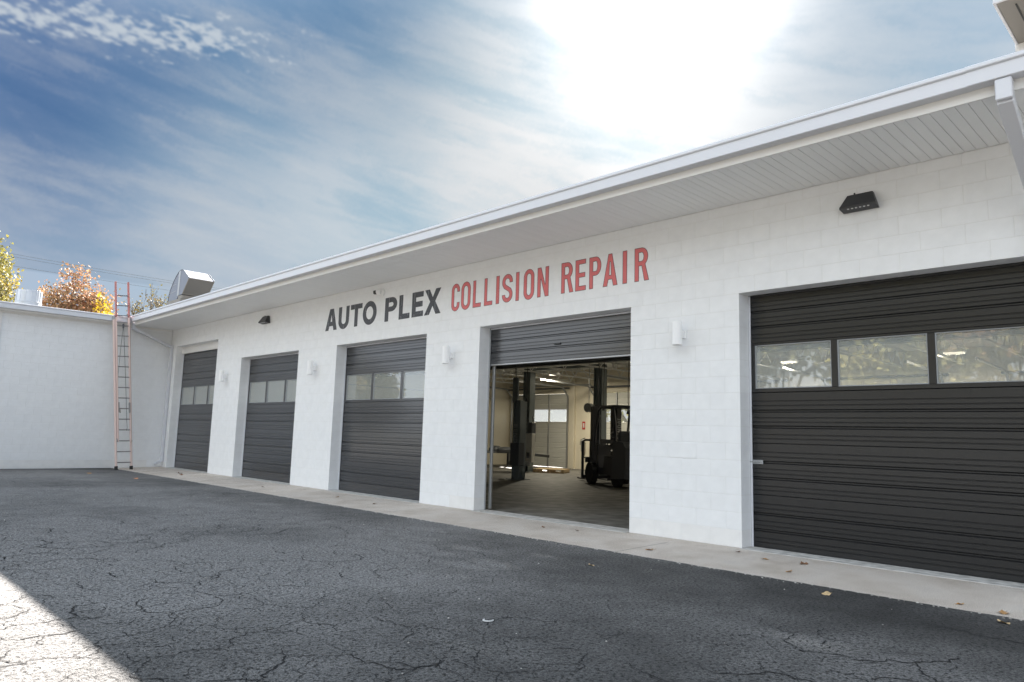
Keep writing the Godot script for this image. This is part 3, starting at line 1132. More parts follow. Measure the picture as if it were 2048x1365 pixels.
func build_doors() -> void:
	var z := -0.243
	var bays := [[-17.017, -13.94], [-12.358, -9.344], [-7.683, -4.577], [-3.114, 0.0], [1.6256, 4.674]]
	for i in 5:
		var x0: float = bays[i][0]
		var x1: float = bays[i][1]
		var d: Node3D
		if i == 0:
			d = overhead_door(x0 - 0.02, x1 + 0.02, z, 0.012, 3.62, true, M.sky_sheen_door_paint, M.pane_frame, 1.0, "tall dark door in the corner under a white head board")
			var m := MB.new()
			m.box(Vector3(x0 - 0.01, 3.45, z + 0.004), Vector3(x1 + 0.01, 3.70, z + 0.05), 0.003)
			put("head_board", m.mesh(), M.white_trim, d)
		elif i == 3:
			d = overhead_door(x0 - 0.02, x1 + 0.02, z, 2.432, 3.10, false, M.sky_sheen_door_paint, M.pane_frame, 1.0, "dark overhead door raised most of the way, one section still showing")
			var m := MB.new()
			m.box(Vector3(x0 - 0.015, 2.405, z - 0.045), Vector3(x1 + 0.015, 2.432, z - 0.004), 0.004)
			put("bottom_bar", m.mesh(), M.galvanised, d)
			m = MB.new()
			m.box(Vector3(-1.62, 2.66, z + 0.0), Vector3(-1.50, 2.69, z + 0.02), 0.004)
			put("lift_handle", m.mesh(), M.dark_trim, d)
			# sections that have turned into the ceiling tracks
			for k in 3:
				m = MB.new()
				m.box(Vector3(x0 - 0.02, 3.30, z - 0.45 - 0.62 * (k + 1)), Vector3(x1 + 0.02, 3.345, z - 0.46 - 0.62 * k), 0.004)
				put("raised_panel", m.mesh(), M.back_door_grey, d)
			for s in 2:
				m = MB.new()
				var tx: float = [x0 + 0.045, x1 - 0.03][s]
				m.bar(Vector3(tx, 0.02, z - 0.075), Vector3(tx, 3.0, z - 0.075), 0.04, 0.05, 0.004)
				m.bar(Vector3(tx, 3.0, z - 0.075), Vector3(tx, 3.22, z - 0.35), 0.04, 0.05, 0.004)
				m.bar(Vector3(tx, 3.22, z - 0.35), Vector3(tx, 3.25, z - 3.2), 0.04, 0.05, 0.004)
				put("track", m.mesh(), M.galvanised, d)
		else:
			d = overhead_door(x0 - 0.02, x1 + 0.02, z, 0.012, 3.10, true, M.sky_sheen_door_paint if i < 4 else M.black_door_paint, M.pane_frame, 1.0)
		for s in 2:
			var m := MB.new()
			var a: float = x0 + 0.001 if s == 0 else x1 - 0.026
			m.box(Vector3(a, 0.004, z + 0.003), Vector3(a + 0.025, (18 if i == 0 else 15) * C - 0.004, z + 0.018), 0.002)
			put("jamb_trim", m.mesh(), M.galvanised if i == 3 else M.white_metal, d)
		if i != 0:
			var m := MB.new()
			m.box(Vector3(x0 + 0.03, 15 * C - 0.028, z + 0.003), Vector3(x1 - 0.03, 15 * C - 0.003, z + 0.018), 0.002)
			put("head_trim", m.mesh(), M.dark_trim if i == 4 else M.white_metal, d)
		if i != 3:
			var m := MB.new()
			m.box(Vector3(x0 - 0.01, 0.001, z - 0.03), Vector3(x1 + 0.01, 0.013, z + 0.004), 0.003)
			put("bottom_seal", m.mesh(), M.rubber, d)
		if i == 4:
			var m := MB.new()
			m.box(Vector3(x0 + 0.03, 0.98, z), Vector3(x0 + 0.16, 1.03, z + 0.014), 0.003)
			m.tube([Vector3(x0 + 0.0, 1.005, z + 0.018), Vector3(x0 + 0.14, 1.005, z + 0.018)], [0.008], 8)
			put("slide_bolt", m.mesh(), M.galvanised, d)
	# smooth sills in the openings
	var sl := MB.new()
	for b in bays:
		sl.quad(Vector3(b[0] + 0.003, 0.004, -0.295), Vector3(b[1] - 0.003, 0.004, -0.295), Vector3(b[1] - 0.003, 0.004, 0.06), Vector3(b[0] + 0.003, 0.004, 0.06), Vector3.UP)
		sl.quad(Vector3(b[0] + 0.003, 0.004, 0.06), Vector3(b[1] - 0.003, 0.004, 0.06), Vector3(b[1] - 0.003, -0.004, 0.063), Vector3(b[0] + 0.003, -0.004, 0.063), Vector3(0, 1, 1))
	tag(struct("door_sill", sl.mesh(), M.sill_concrete), "smooth grey concrete sills in the door openings", "sill")
	# doors in the back wall, seen from inside
	for b in [[-17.05, -13.85], [-12.36, -9.34], [-7.68, -4.58], [-3.11, 0.0], [1.63, 4.67]]:
		var d := overhead_door(b[0], b[1], -14.70, 0.012, 3.08, true, M.back_door_grey, M.back_door_grey, 1.0, "pale door in the back wall with a row of bright windows")
		for k in 4:
			var m := MB.new()
			var x: float = b[0] + 0.03 + k * (b[1] - b[0] - 0.06) / 3.0
			m.box(Vector3(x - 0.03, 0.02, -14.70), Vector3(x + 0.03, 1.83, -14.655), 0.004)
			m.box(Vector3(x - 0.03, 2.45, -14.70), Vector3(x + 0.03, 3.06, -14.655), 0.004)
			put("stiffener", m.mesh(), M.galvanised, d)
		for s in 2:
			var m := MB.new()
			var x: float = b[s] + (-0.05 if s == 0 else 0.05)
			m.bar(Vector3(x, 0.02, -14.60), Vector3(x, 2.95, -14.60), 0.06, 0.06, 0.005)
			m.bar(Vector3(x, 2.95, -14.60), Vector3(x, 3.30, -14.25), 0.06, 0.06, 0.005)
			m.bar(Vector3(x, 3.30, -14.25), Vector3(x, 3.36, -11.4), 0.06, 0.06, 0.005)
			put("track", m.mesh(), M.galvanised, d)
		var m := MB.new()
		m.tube([Vector3(b[0] - 0.2, 3.28, -14.5), Vector3(b[1] + 0.2, 3.28, -14.5)], [0.035], 8)
		put("spring_shaft", m.mesh(), M.steel_dark, d)

# ------------------------------------------------------------------ lettering
func arc(c: Vector2, rx: float, ry: float, a0: float, a1: float, n := 12) -> PackedVector2Array:
	var p := PackedVector2Array()
	for i in n + 1:
		var a := deg_to_rad(lerpf(a0, a1, float(i) / n))
		p.append(c + Vector2(rx * cos(a), ry * sin(a)))
	return p

func poly(a: Array) -> PackedVector2Array:
	var p := PackedVector2Array()
	for i in range(0, a.size(), 2):
		p.append(Vector2(a[i], a[i + 1]))
	return p

func glyph(ch: String, w: float, h: float, s: float, t: float, round_ends: bool) -> Array:
	# outline and holes of a capital of width w, height h, stem s, bar t
	var holes := []
	var o := PackedVector2Array()
	match ch:
		"I":
			o = poly([0, 0, w, 0, w, h, 0, h])
		"L":
			o = poly([0, 0, w, 0, w, t, s, t, s, h, 0, h])
		"T":
			o = poly([(w - s) / 2, 0, (w + s) / 2, 0, (w + s) / 2, h - t, w, h - t, w, h, 0, h, 0, h - t, (w - s) / 2, h - t])
		"E":
			var m := h * 0.5
			o = poly([0, 0, w, 0, w, t, s, t, s, m - t / 2, w * 0.93, m - t / 2, w * 0.93, m + t / 2, s, m + t / 2, s, h - t, w * 0.99, h - t, w * 0.99, h, 0, h])
		"N":
			o = poly([0, 0, s, 0, s, h * 0.60, w - s * 1.05, 0, w, 0, w, h, w - s, h, w - s, h * 0.42, s * 1.05, h, 0, h])
		"X":
			var g := s * 1.18
			o = poly([0, 0, g, 0, w / 2, h * 0.335, w - g, 0, w, 0, w / 2 + g * 0.52, h * 0.51, w * 0.985, h, w * 0.985 - g, h, w / 2, h * 0.68, g * 1.0, h, w * 0.015, h, w / 2 - g * 0.52, h * 0.51])
		"A":
			var a := w * (0.335 if w > 0.4 else 0.37)
			var g := s * 1.06
			var k := h * 0.20
			var e := k / h * a
			o = poly([0, 0, g, 0, g + e * 1.12, k, w - g - e * 1.12, k, w - g, 0, w, 0, w - a, h, a, h])
			var y0 := k + t * 0.92
			var y1 := h * (0.70 if w > 0.4 else 0.74)
			holes.append(poly([g + y0 / h * a * 1.12, y0, w - g - y0 / h * a * 1.12, y0, w / 2 + 0.004, y1, w / 2 - 0.004, y1]))
		"U":
			o = PackedVector2Array([Vector2(0, h)])
			o.append_array(arc(Vector2(w / 2, w * 0.42), w / 2, w * 0.42 + 0.012, 180, 360, 18))
			o.append_array(poly([w, h, w - s, h]))
			o.append_array(arc(Vector2(w / 2, w * 0.42), w / 2 - s, w * 0.42 - t + 0.008, 360, 180, 14))
			o.append(Vector2(s, h))
		"O":
			var q := w / 2
			if round_ends:
				o = arc(Vector2(q, h / 2), q, h / 2 + 0.008, 0, 360, 36)
				holes.append(arc(Vector2(q, h / 2), q - s, h / 2 - t, 0, 360, 30))
			else:
				o = arc(Vector2(q, h - q * 1.0), q, q * 1.05 + 0.006, 0, 180, 14)
				o.append_array(arc(Vector2(q, q), q, q * 1.05 + 0.006, 180, 360, 14))
				var i := arc(Vector2(q, h - q), q - s, q - t * 0.86, 0, 180, 12)
				i.append_array(arc(Vector2(q, q), q - s, q - t * 0.86, 180, 360, 12))
				holes.append(i)
		"C":
			var q := w / 2
			o = PackedVector2Array([Vector2(w - s, h * 0.70), Vector2(w, h * 0.70)])
			o.append_array(arc(Vector2(q, h - q), q, q * 1.06 + 0.004, 0, 180, 14))
			o.append_array(arc(Vector2(q, q), q, q * 1.06 + 0.004, 180, 360, 14))
			o.append_array([Vector2(w, h * 0.31), Vector2(w - s, h * 0.31)])
			o.append_array(arc(Vector2(q, q), q - s, q - t * 0.86, 360, 180, 12))
			o.append_array(arc(Vector2(q, h - q), q - s, q - t * 0.86, 180, 0, 12))
		"S":
			var path := PackedVector2Array()
			var q := (w - s) / 2
			path.append(Vector2(w - s / 2, h * 0.69))
			path.append_array(arc(Vector2(w / 2, h - s / 2 - q * 1.0), q, q, 0, 180, 12))
			path.append(Vector2(s / 2, h * 0.66))
			path.append(Vector2(s / 2 + q * 0.35, h * 0.565))
			path.append(Vector2(w / 2, h * 0.50))
			path.append(Vector2(w - s / 2 - q * 0.30, h * 0.425))
			path.append(Vector2(w - s / 2, h * 0.32))
			path.append_array(arc(Vector2(w / 2, s / 2 + q), q, q, 0, -180, 12))
			path.append(Vector2(s / 2, h * 0.28))
			var got := Geometry2D.offset_polyline(path, s / 2, Geometry2D.JOIN_ROUND, Geometry2D.END_BUTT)
			o = got[0]
		"P", "R":
			var b := h * (0.40 if ch == "P" else 0.45)   # foot of the bowl
			var hy := (h - b) / 2
			var hx := w * 0.45
			var cx := w - hx
			if ch == "R":
				cx = w * 0.93 - hx
			o = PackedVector2Array([Vector2(0, 0), Vector2(s, 0)])
			if ch == "P":
				o.append(Vector2(s, b))
			else:
				o.append_array([Vector2(s, b), Vector2(s + (w - s) * 0.24, b), Vector2(w - s * 1.08, 0), Vector2(w, 0), Vector2(cx + hx * 0.60, b + hy * 0.16)])
			o.append_array(arc(Vector2(cx, b + hy), hx, hy, -90 if ch == "P" else -48, 90, 14))
			o.append(Vector2(0, h))
			var i := PackedVector2Array([Vector2(s, b + t * 0.95), Vector2(cx, b + t * 0.95)])
			i.append_array(arc(Vector2(cx, b + hy), hx - s, hy - t * 0.95, -88, 88, 12))
			i.append(Vector2(s, h - t))
			holes.append(i)
	return [o, holes]

func cut(outer: PackedVector2Array, holes: Array, r: Rect2) -> Array:
	# pieces of a glyph inside a rectangle, without holes
	var cols := [r.position.x]
	for h in holes:
		var cx := 0.0
		for p in h:
			cx += p.x
		cx /= h.size()
		if cx > r.position.x and cx < r.end.x:
			cols.append(cx)
	cols.append(r.end.x)
	var res := []
	for i in cols.size() - 1:
		var box := poly([cols[i], r.position.y, cols[i + 1], r.position.y, cols[i + 1], r.end.y, cols[i], r.end.y])
		var ps: Array = Geometry2D.intersect_polygons(outer, box)
		for h in holes:
			var nx := []
			for p in ps:
				for c in Geometry2D.clip_polygons(p, h):
					nx.append(c)
			ps = nx
		res.append_array(ps)
	return res

func build_lettering() -> void:
	var sign := group_part("painted_lettering", bld)
	sign.set_meta("label", "AUTO PLEX in black and COLLISION REPAIR in red, painted on the wall")
	var h := 0.476
	var y0 := 3.397
	var L := [["A", -8.211, -7.737, 0], ["U", -7.685, -7.265, 0], ["T", -7.214, -6.775, 0], ["O", -6.747, -6.246, 0], ["P", -5.956, -5.552, 0], ["L", -5.484, -5.134, 0], ["E", -5.070, -4.717, 0], ["X", -4.686, -4.198, 0],
		["C", -3.904, -3.677, 1], ["O", -3.641, -3.389, 1], ["L", -3.330, -3.117, 1], ["L", -3.040, -2.833, 1], ["I", -2.749, -2.667, 1], ["S", -2.602, -2.354, 1], ["I", -2.283, -2.204, 1], ["O", -2.104, -1.868, 1], ["N", -1.801, -1.556, 1],
		["R", -1.300, -1.052, 1], ["E", -1.018, -0.812, 1], ["P", -0.752, -0.526, 1], ["A", -0.497, -0.231, 1], ["I", -0.145, -0.066, 1], ["R", 0.060, 0.304, 1]]
	for l in L:
		var red: bool = l[3] == 1
		var w: float = l[2] - l[1]
		var g := glyph(l[0], w, h, 0.076 if red else 0.125, 0.075 if red else 0.105, not red)
		var shift := Transform2D(0.0, Vector2(l[1], y0))
		var outer: PackedVector2Array = shift * g[0]
		var holes := []
		for q in g[1]:
			holes.append(shift * q)
		var bounds := Rect2(l[1] - 0.05, y0 - 0.05, w + 0.1, h + 0.1)
		var m := MB.new()
		var m2 := MB.new()
		var inset := outer
		var inholes := []
		if red:
			var got: Array = Geometry2D.offset_polygon(outer, -0.0085, Geometry2D.JOIN_MITER)
			if got.size():
				inset = got[0]
			for q in holes:
				var e: Array = Geometry2D.offset_polygon(q, 0.0085, Geometry2D.JOIN_MITER)
				inholes.append(e[0])
		for r in block_rects:
			if not r.intersects(bounds):
				continue
			var rr: Rect2 = r.grow(0.0012)
			for p in cut(outer, holes, rr):
				m.flat(p, Transform3D(Basis.IDENTITY, Vector3(0, 0, 0.0006)))
			if red:
				for p in cut(inset, inholes, rr):
					m2.flat(p, Transform3D(Basis.IDENTITY, Vector3(0, 0, 0.0014)))
		# paint in the joints
		for p in cut(outer, holes, bounds):
			m.flat(p, Transform3D(Basis.IDENTITY, Vector3(0, 0, -0.0022)))
		if red:
			for p in cut(inset, inholes, bounds):
				m2.flat(p, Transform3D(Basis.IDENTITY, Vector3(0, 0, -0.0016)))
		var holder := put("letter", (m2 if red else m).mesh(), M.letter_red if red else M.letter_black, sign)
		holder.set_meta("label", "%s letter %s painted on the blocks" % ["red" if red else "black", l[0]])
		if red:
			put("letter_outline", m.mesh(), M.letter_outline, sign)

# ------------------------------------------------------------------ the wing on the left
func build_wing() -> void:
	wing = thing("side_wing_building", "low white block wing that closes the yard on the left behind the ladder", "building")
	var m := MB.new()
	m.box(Vector3(-31, -0.05, -15.2), Vector3(-17.4862, 4.30, 6.0))
	var wall := put("wing_wall", m.mesh(), M.white_joint_paint, wing)
	var list := []
	var cam := Vector3(5.9, 1.2, 8.1)
	for r in 21:
		var h := C if r < 20 else 0.09
		var z := 0.0
		var first := true
		while z < 6.0 - 0.01:
			var w := 2 * C
			if first and r % 2 == 1:
				w = C
			first = false
			w = minf(w, 6.0 - z)
			var at := Vector3(-17.483, r * C + h / 2, z + w / 2)
			list.append([at.distance_to(cam), at, w, h, 0.10])
			z += w
	lay_blocks(wall, list, PI / 2)
	m = MB.new()
	m.box(Vector3(-31.2, 4.30, -15.4), Vector3(-17.27, 4.40, 6.2))
	put("roof", m.mesh(), M.roof_membrane, wing)
	m = MB.new()
	m.box(Vector3(-17.482, 4.197, 1.21), Vector3(-17.30, 4.305, 6.2), 0.002)
	m.box(Vector3(-17.481, 4.141, 0.02), Vector3(-17.455, 4.197, 6.05), 0.002)
	m.box(Vector3(-17.32, 4.18, 1.21), Vector3(-17.272, 4.42, 6.2), 0.002)
	put("fascia", m.mesh(), M.white_trim, wing)
	m = MB.new()
	var x0 := -17.272
	var gx := -17.14
	var prof := PackedVector2Array([Vector2(x0, 4.234), Vector2(gx - 0.006, 4.234), Vector2(gx, 4.240), Vector2(gx, 4.352), Vector2(gx + 0.012, 4.364), Vector2(gx + 0.016, 4.374), Vector2(gx + 0.014, 4.394), Vector2(gx + 0.006, 4.400), Vector2(gx - 0.002, 4.394), Vector2(gx - 0.004, 4.244), Vector2(x0 + 0.004, 4.242), Vector2(x0 + 0.004, 4.40), Vector2(x0, 4.40)])
	m.extrude(prof, Transform3D(Basis.IDENTITY, Vector3(0, 0, 1.26)), 4.94)
	put("gutter", m.mesh(), M.white_metal, wing)
	# downspout in the inner corner
	m = MB.new()
	m.box(Vector3(-17.26, 4.06, 1.17), Vector3(-17.165, 4.236, 1.265), 0.006)
	m.bar(Vector3(-17.215, 4.09, 1.215), Vector3(-17.30, 3.66, 0.055), 0.095, 0.075, 0.006)
	m.box(Vector3(-17.352, 0.16, 0.012), Vector3(-17.256, 3.70, 0.094), 0.006)
	m.bar(Vector3(-17.305, 0.19, 0.06), Vector3(-17.30, 0.08, 0.24), 0.095, 0.075, 0.006)
	m.box(Vector3(-17.358, 1.75, 0.008), Vector3(-17.25, 1.79, 0.098), 0.002)
	m.box(Vector3(-17.358, 3.2, 0.008), Vector3(-17.25, 3.24, 0.098), 0.002)
	put("downspout", m.mesh(), M.white_metal, wing)
	m = MB.new()
	m.box(Vector3(-17.482, 0.0, 4.425), Vector3(-17.43, 4.14, 4.62), 0.004)
	put("corner_board", m.mesh(), M.white_trim, wing)

# ------------------------------------------------------------------ fixtures on the wall
func build_fixtures() -> void:
	var sconce_at := [[0.832, "white cylinder wall light between the raised door and the widest door"], [-3.825, "white cylinder wall light just left of the raised door"], [-8.52, "white cylinder wall light on the pier left of the red and black lettering"], [-13.185, "white cylinder wall light on the pier beside the corner door"]]
	var proto: Node3D
	for i in 4:
		var o: Node3D
		if i == 0:
			o = thing("wall_sconce", sconce_at[0][1], "wall light", Vector3.ZERO, 0.0, "white cylinder lights on the piers")
			var m := MB.new()
			m.box(Vector3(-0.055, -0.055, 0.001), Vector3(0.055, 0.055, 0.022), 0.004)
			m.box(Vector3(-0.03, -0.045, 0.02), Vector3(0.03, 0.045, 0.085), 0.004)
			put("bracket", m.mesh(), M.fixture_white, o)
			m = MB.new()
			m.lathe([Vector2(0.0, -0.138), Vector2(0.056, -0.138), Vector2(0.056, -0.150), Vector2(0.064, -0.150), Vector2(0.0655, -0.147), Vector2(0.0655, 0.147), Vector2(0.064, 0.150), Vector2(0.056, 0.150), Vector2(0.056, 0.138), Vector2(0.0, 0.138)], Transform3D(Basis.IDENTITY, Vector3(0, 0, 0.14)), 32)
			put("cylinder", m.mesh(), M.fixture_white, o)
			m = MB.new()
			m.lathe([Vector2(0.0, -0.1395), Vector2(0.050, -0.1395)], Transform3D(Basis.IDENTITY, Vector3(0, 0, 0.14)), 20)
			put("lens", m.mesh(), M.lens, o)
			proto = o
		else:
			o = proto.duplicate()
			o.name = numbered("wall_sconce")
			add_child(o, true)
			o.set_meta("label", sconce_at[i][1])
		o.position = Vector3(sconce_at[i][0], 2.598, 0.0)
	# black wedge flood lights
	var flood: Node3D
	for i in 2:
		var o: Node3D
		if i == 0:
			o = thing("flood_light", "black wedge shaped flood light above the widest door", "flood light", Vector3(3.095, 3.792, 0), 0.0, "black flood lights under the eave")
			var m := MB.new()
			var side := [[0.0, 0.0, 0.182], [0.03, -0.004, 0.186], [0.135, 0.018, 0.192], [0.138, 0.036, 0.190], [0.052, 0.185, 0.132], [0.0, 0.185, 0.130]]   # depth, height, half width
			for k in side.size():
				var a: Array = side[k]
				var b: Array = side[(k + 1) % side.size()]
				var e := Vector3(0, (a[1] + b[1]) / 2 - 0.08, (a[0] + b[0]) / 2 - 0.06)
				m.quad(Vector3(-a[2], a[1], a[0]), Vector3(a[2], a[1], a[0]), Vector3(b[2], b[1], b[0]), Vector3(-b[2], b[1], b[0]), e)
			for s in [-1.0, 1.0]:
				for k in range(1, side.size() - 1):
					var p := []
					for q in [side[0], side[k], side[k + 1]]:
						p.append(Vector3(s * q[2], q[1], q[0]))
					m.tri(p[0], p[1], p[2], Vector3(s, 0, 0))
			put("housing", m.mesh(), M.fixture_black, o)
			m = MB.new()
			m.tube([Vector3(-0.06, 0.18, 0.035), Vector3(-0.06, 0.206, 0.035)], [0.010], 8)
			put("photocell", m.mesh(), M.fixture_black, o)
			for k in 6:
				m = MB.new()
				var x := -0.105 + k * 0.042
				m.sphere(Vector3(x, 0.013, 0.112), Vector3(0.014, 0.008, 0.012), 5, 8)
				put("led_lens", m.mesh(), M.lens, o)
			flood = o
		else:
			o = flood.duplicate()
			o.name = numbered("flood_light")
			add_child(o, true)
			o.position = Vector3(-11.06, 3.828, 0)
			o.set_meta("label", "black wedge shaped flood light high between the two left doors")
	# security camera
	var c := thing("security_camera", "small white ball camera above the word PLEX, facing the corner", "camera", Vector3(-6.07, 4.005, 0))
	var m := MB.new()
	m.lathe([Vector2(0.0, 0.0), Vector2(0.075, 0.0), Vector2(0.078, 0.006), Vector2(0.070, 0.035), Vector2(0.055, 0.045), Vector2(0.0, 0.045)], Transform3D(Basis(Vector3.RIGHT, PI / 2), Vector3(0, 0, 0.001)), 20)
	put("mount", m.mesh(), M.fixture_white, c)
	m = MB.new()
	m.sphere(Vector3(-0.02, 0, 0.085), Vector3(0.058, 0.058, 0.058), 10, 16)
	put("ball", m.mesh(), M.fixture_white, c)
	m = MB.new()
	var dir := Vector3(-0.86, -0.12, 0.50).normalized()
	m.bar(Vector3(-0.02, 0, 0.085) + dir * 0.035, Vector3(-0.02, 0, 0.085) + dir * 0.105, 0.072, 0.072, 0.012)
	put("lens", m.mesh(), M.fixture_black, c)
	m = MB.new()
	m.tube([Vector3(0.0, 0.03, 0.03), Vector3(0.02, 0.09, 0.015)], [0.006], 6)
	put("cable", m.mesh(), M.fixture_white, c)

# ------------------------------------------------------------------ ladder
func build_ladder() -> void:
	var lad := thing("extension_ladder", "tall faded red extension ladder leaning on the gutter of the left wing", "ladder", Vector3(-16.47, -0.026, 1.324))
	var o := Vector3(-16.47, -0.026, 1.324)
	var l0 := Vector3(-16.39, -0.02, 1.545) - o
	var l1 := Vector3(-17.10, 4.333, 1.808) - o
	var r0 := Vector3(-16.545, -0.02, 1.105) - o
	var r1 := Vector3(-17.10, 4.365, 1.395) - o
	var nrm := (l1 - l0).cross(r0 - l0).normalized()   # away from the wall or towards it
	if nrm.x < 0.0:
		nrm = -nrm
	var at := func(s: int, t: float, inset: float, off: float) -> Vector3:
		var a: Vector3 = l0.lerp(l1, t)
		var b: Vector3 = r0.lerp(r1, t)
		var d := (b - a).normalized()
		return (a + d * inset if s == 0 else b - d * inset) + nrm * off
	for s in 2:
		var m := MB.new()
		var up: Vector3 = nrm
		m.bar(at.call(s, 0.012, 0.0, 0.0), at.call(s, 0.995, 0.0, 0.0), 0.028, 0.076, 0.004, up)
		put("base_rail", m.mesh(), M.fibreglass_pink, lad)
		m = MB.new()
		m.bar(at.call(s, 0.175, 0.036, 0.045), at.call(s, 1.0, 0.036, 0.045), 0.026, 0.070, 0.004, up)
		put("fly_rail", m.mesh(), M.fibreglass_pink, lad)
		m = MB.new()
		m.bar(at.call(s, 1.0, 0.036, 0.045), at.call(s, 1.245, 0.036, 0.045), 0.026, 0.070, 0.004, up)
		put("fly_rail", m.mesh(), M.fibreglass_red, lad)
		m = MB.new()
		m.bar(at.call(s, 0.985, 0.0, 0.0), at.call(s, 1.012, 0.0, 0.0), 0.040, 0.088, 0.004, up)
		put("rail_cap", m.mesh(), M.aluminium, lad)
		m = MB.new()
		m.bar(at.call(s, -0.004, 0.0, 0.0), at.call(s, 0.022, 0.0, 0.0), 0.046, 0.10, 0.006, up)
		put("foot", m.mesh(), M.rubber, lad)
		m = MB.new()
		m.bar(at.call(s, 0.365, 0.062, 0.055), at.call(s, 0.43, 0.062, 0.055), 0.030, 0.045, 0.004, up)
		m.bar(at.call(s, 0.36, 0.085, 0.085), at.call(s, 0.392, 0.075, 0.075), 0.022, 0.03, 0.004, up)
		put("rung_lock", m.mesh(), M.rung_dark, lad)
		m = MB.new()
		m.bar(at.call(s, 0.175, 0.02, 0.05), at.call(s, 0.195, 0.01, 0.02), 0.03, 0.05, 0.004, up)
		put("guide_bracket", m.mesh(), M.rung_dark, lad)
	for k in 17:
		var t := 0.045 + k * 0.0690
		var m := MB.new()
		var fly := t > 0.19
		var off := 0.045 if fly else 0.0
		var ins := 0.036 if fly else 0.0
		m.tube([at.call(0, t, ins, off), at.call(1, t, ins, off)], [0.0155], 8)
		put("rung", m.mesh(), M.rung_dark if t < 1.0 else M.steel_dark, lad)
	var mid := func(t: float, f: float, off: float) -> Vector3:
		var a: Vector3 = at.call(0, t, 0.0, off)
		var b: Vector3 = at.call(1, t, 0.0, off)
		return a.lerp(b, f)
	var rp := MB.new()
	rp.tube([mid.call(0.935, 0.52, 0.075), mid.call(0.60, 0.60, 0.07), mid.call(0.30, 0.64, 0.07), mid.call(0.262, 0.66, 0.07), mid.call(0.252, 0.60, 0.07), mid.call(0.247, 0.64, 0.06)], [0.006], 6)
	rp.tube([mid.call(0.935, 0.50, 0.075), mid.call(0.80, 0.36, 0.05), mid.call(0.62, 0.20, 0.02), mid.call(0.40, 0.14, 0.0), mid.call(0.22, 0.10, 0.0)], [0.006], 6)
	put("hoist_rope", rp.mesh(), M.rope, lad)
	rp = MB.new()
	rp.bar(mid.call(0.925, 0.51, 0.07), mid.call(0.955, 0.51, 0.07), 0.03, 0.05, 0.004, nrm)
	put("pulley", rp.mesh(), M.steel_dark, lad)

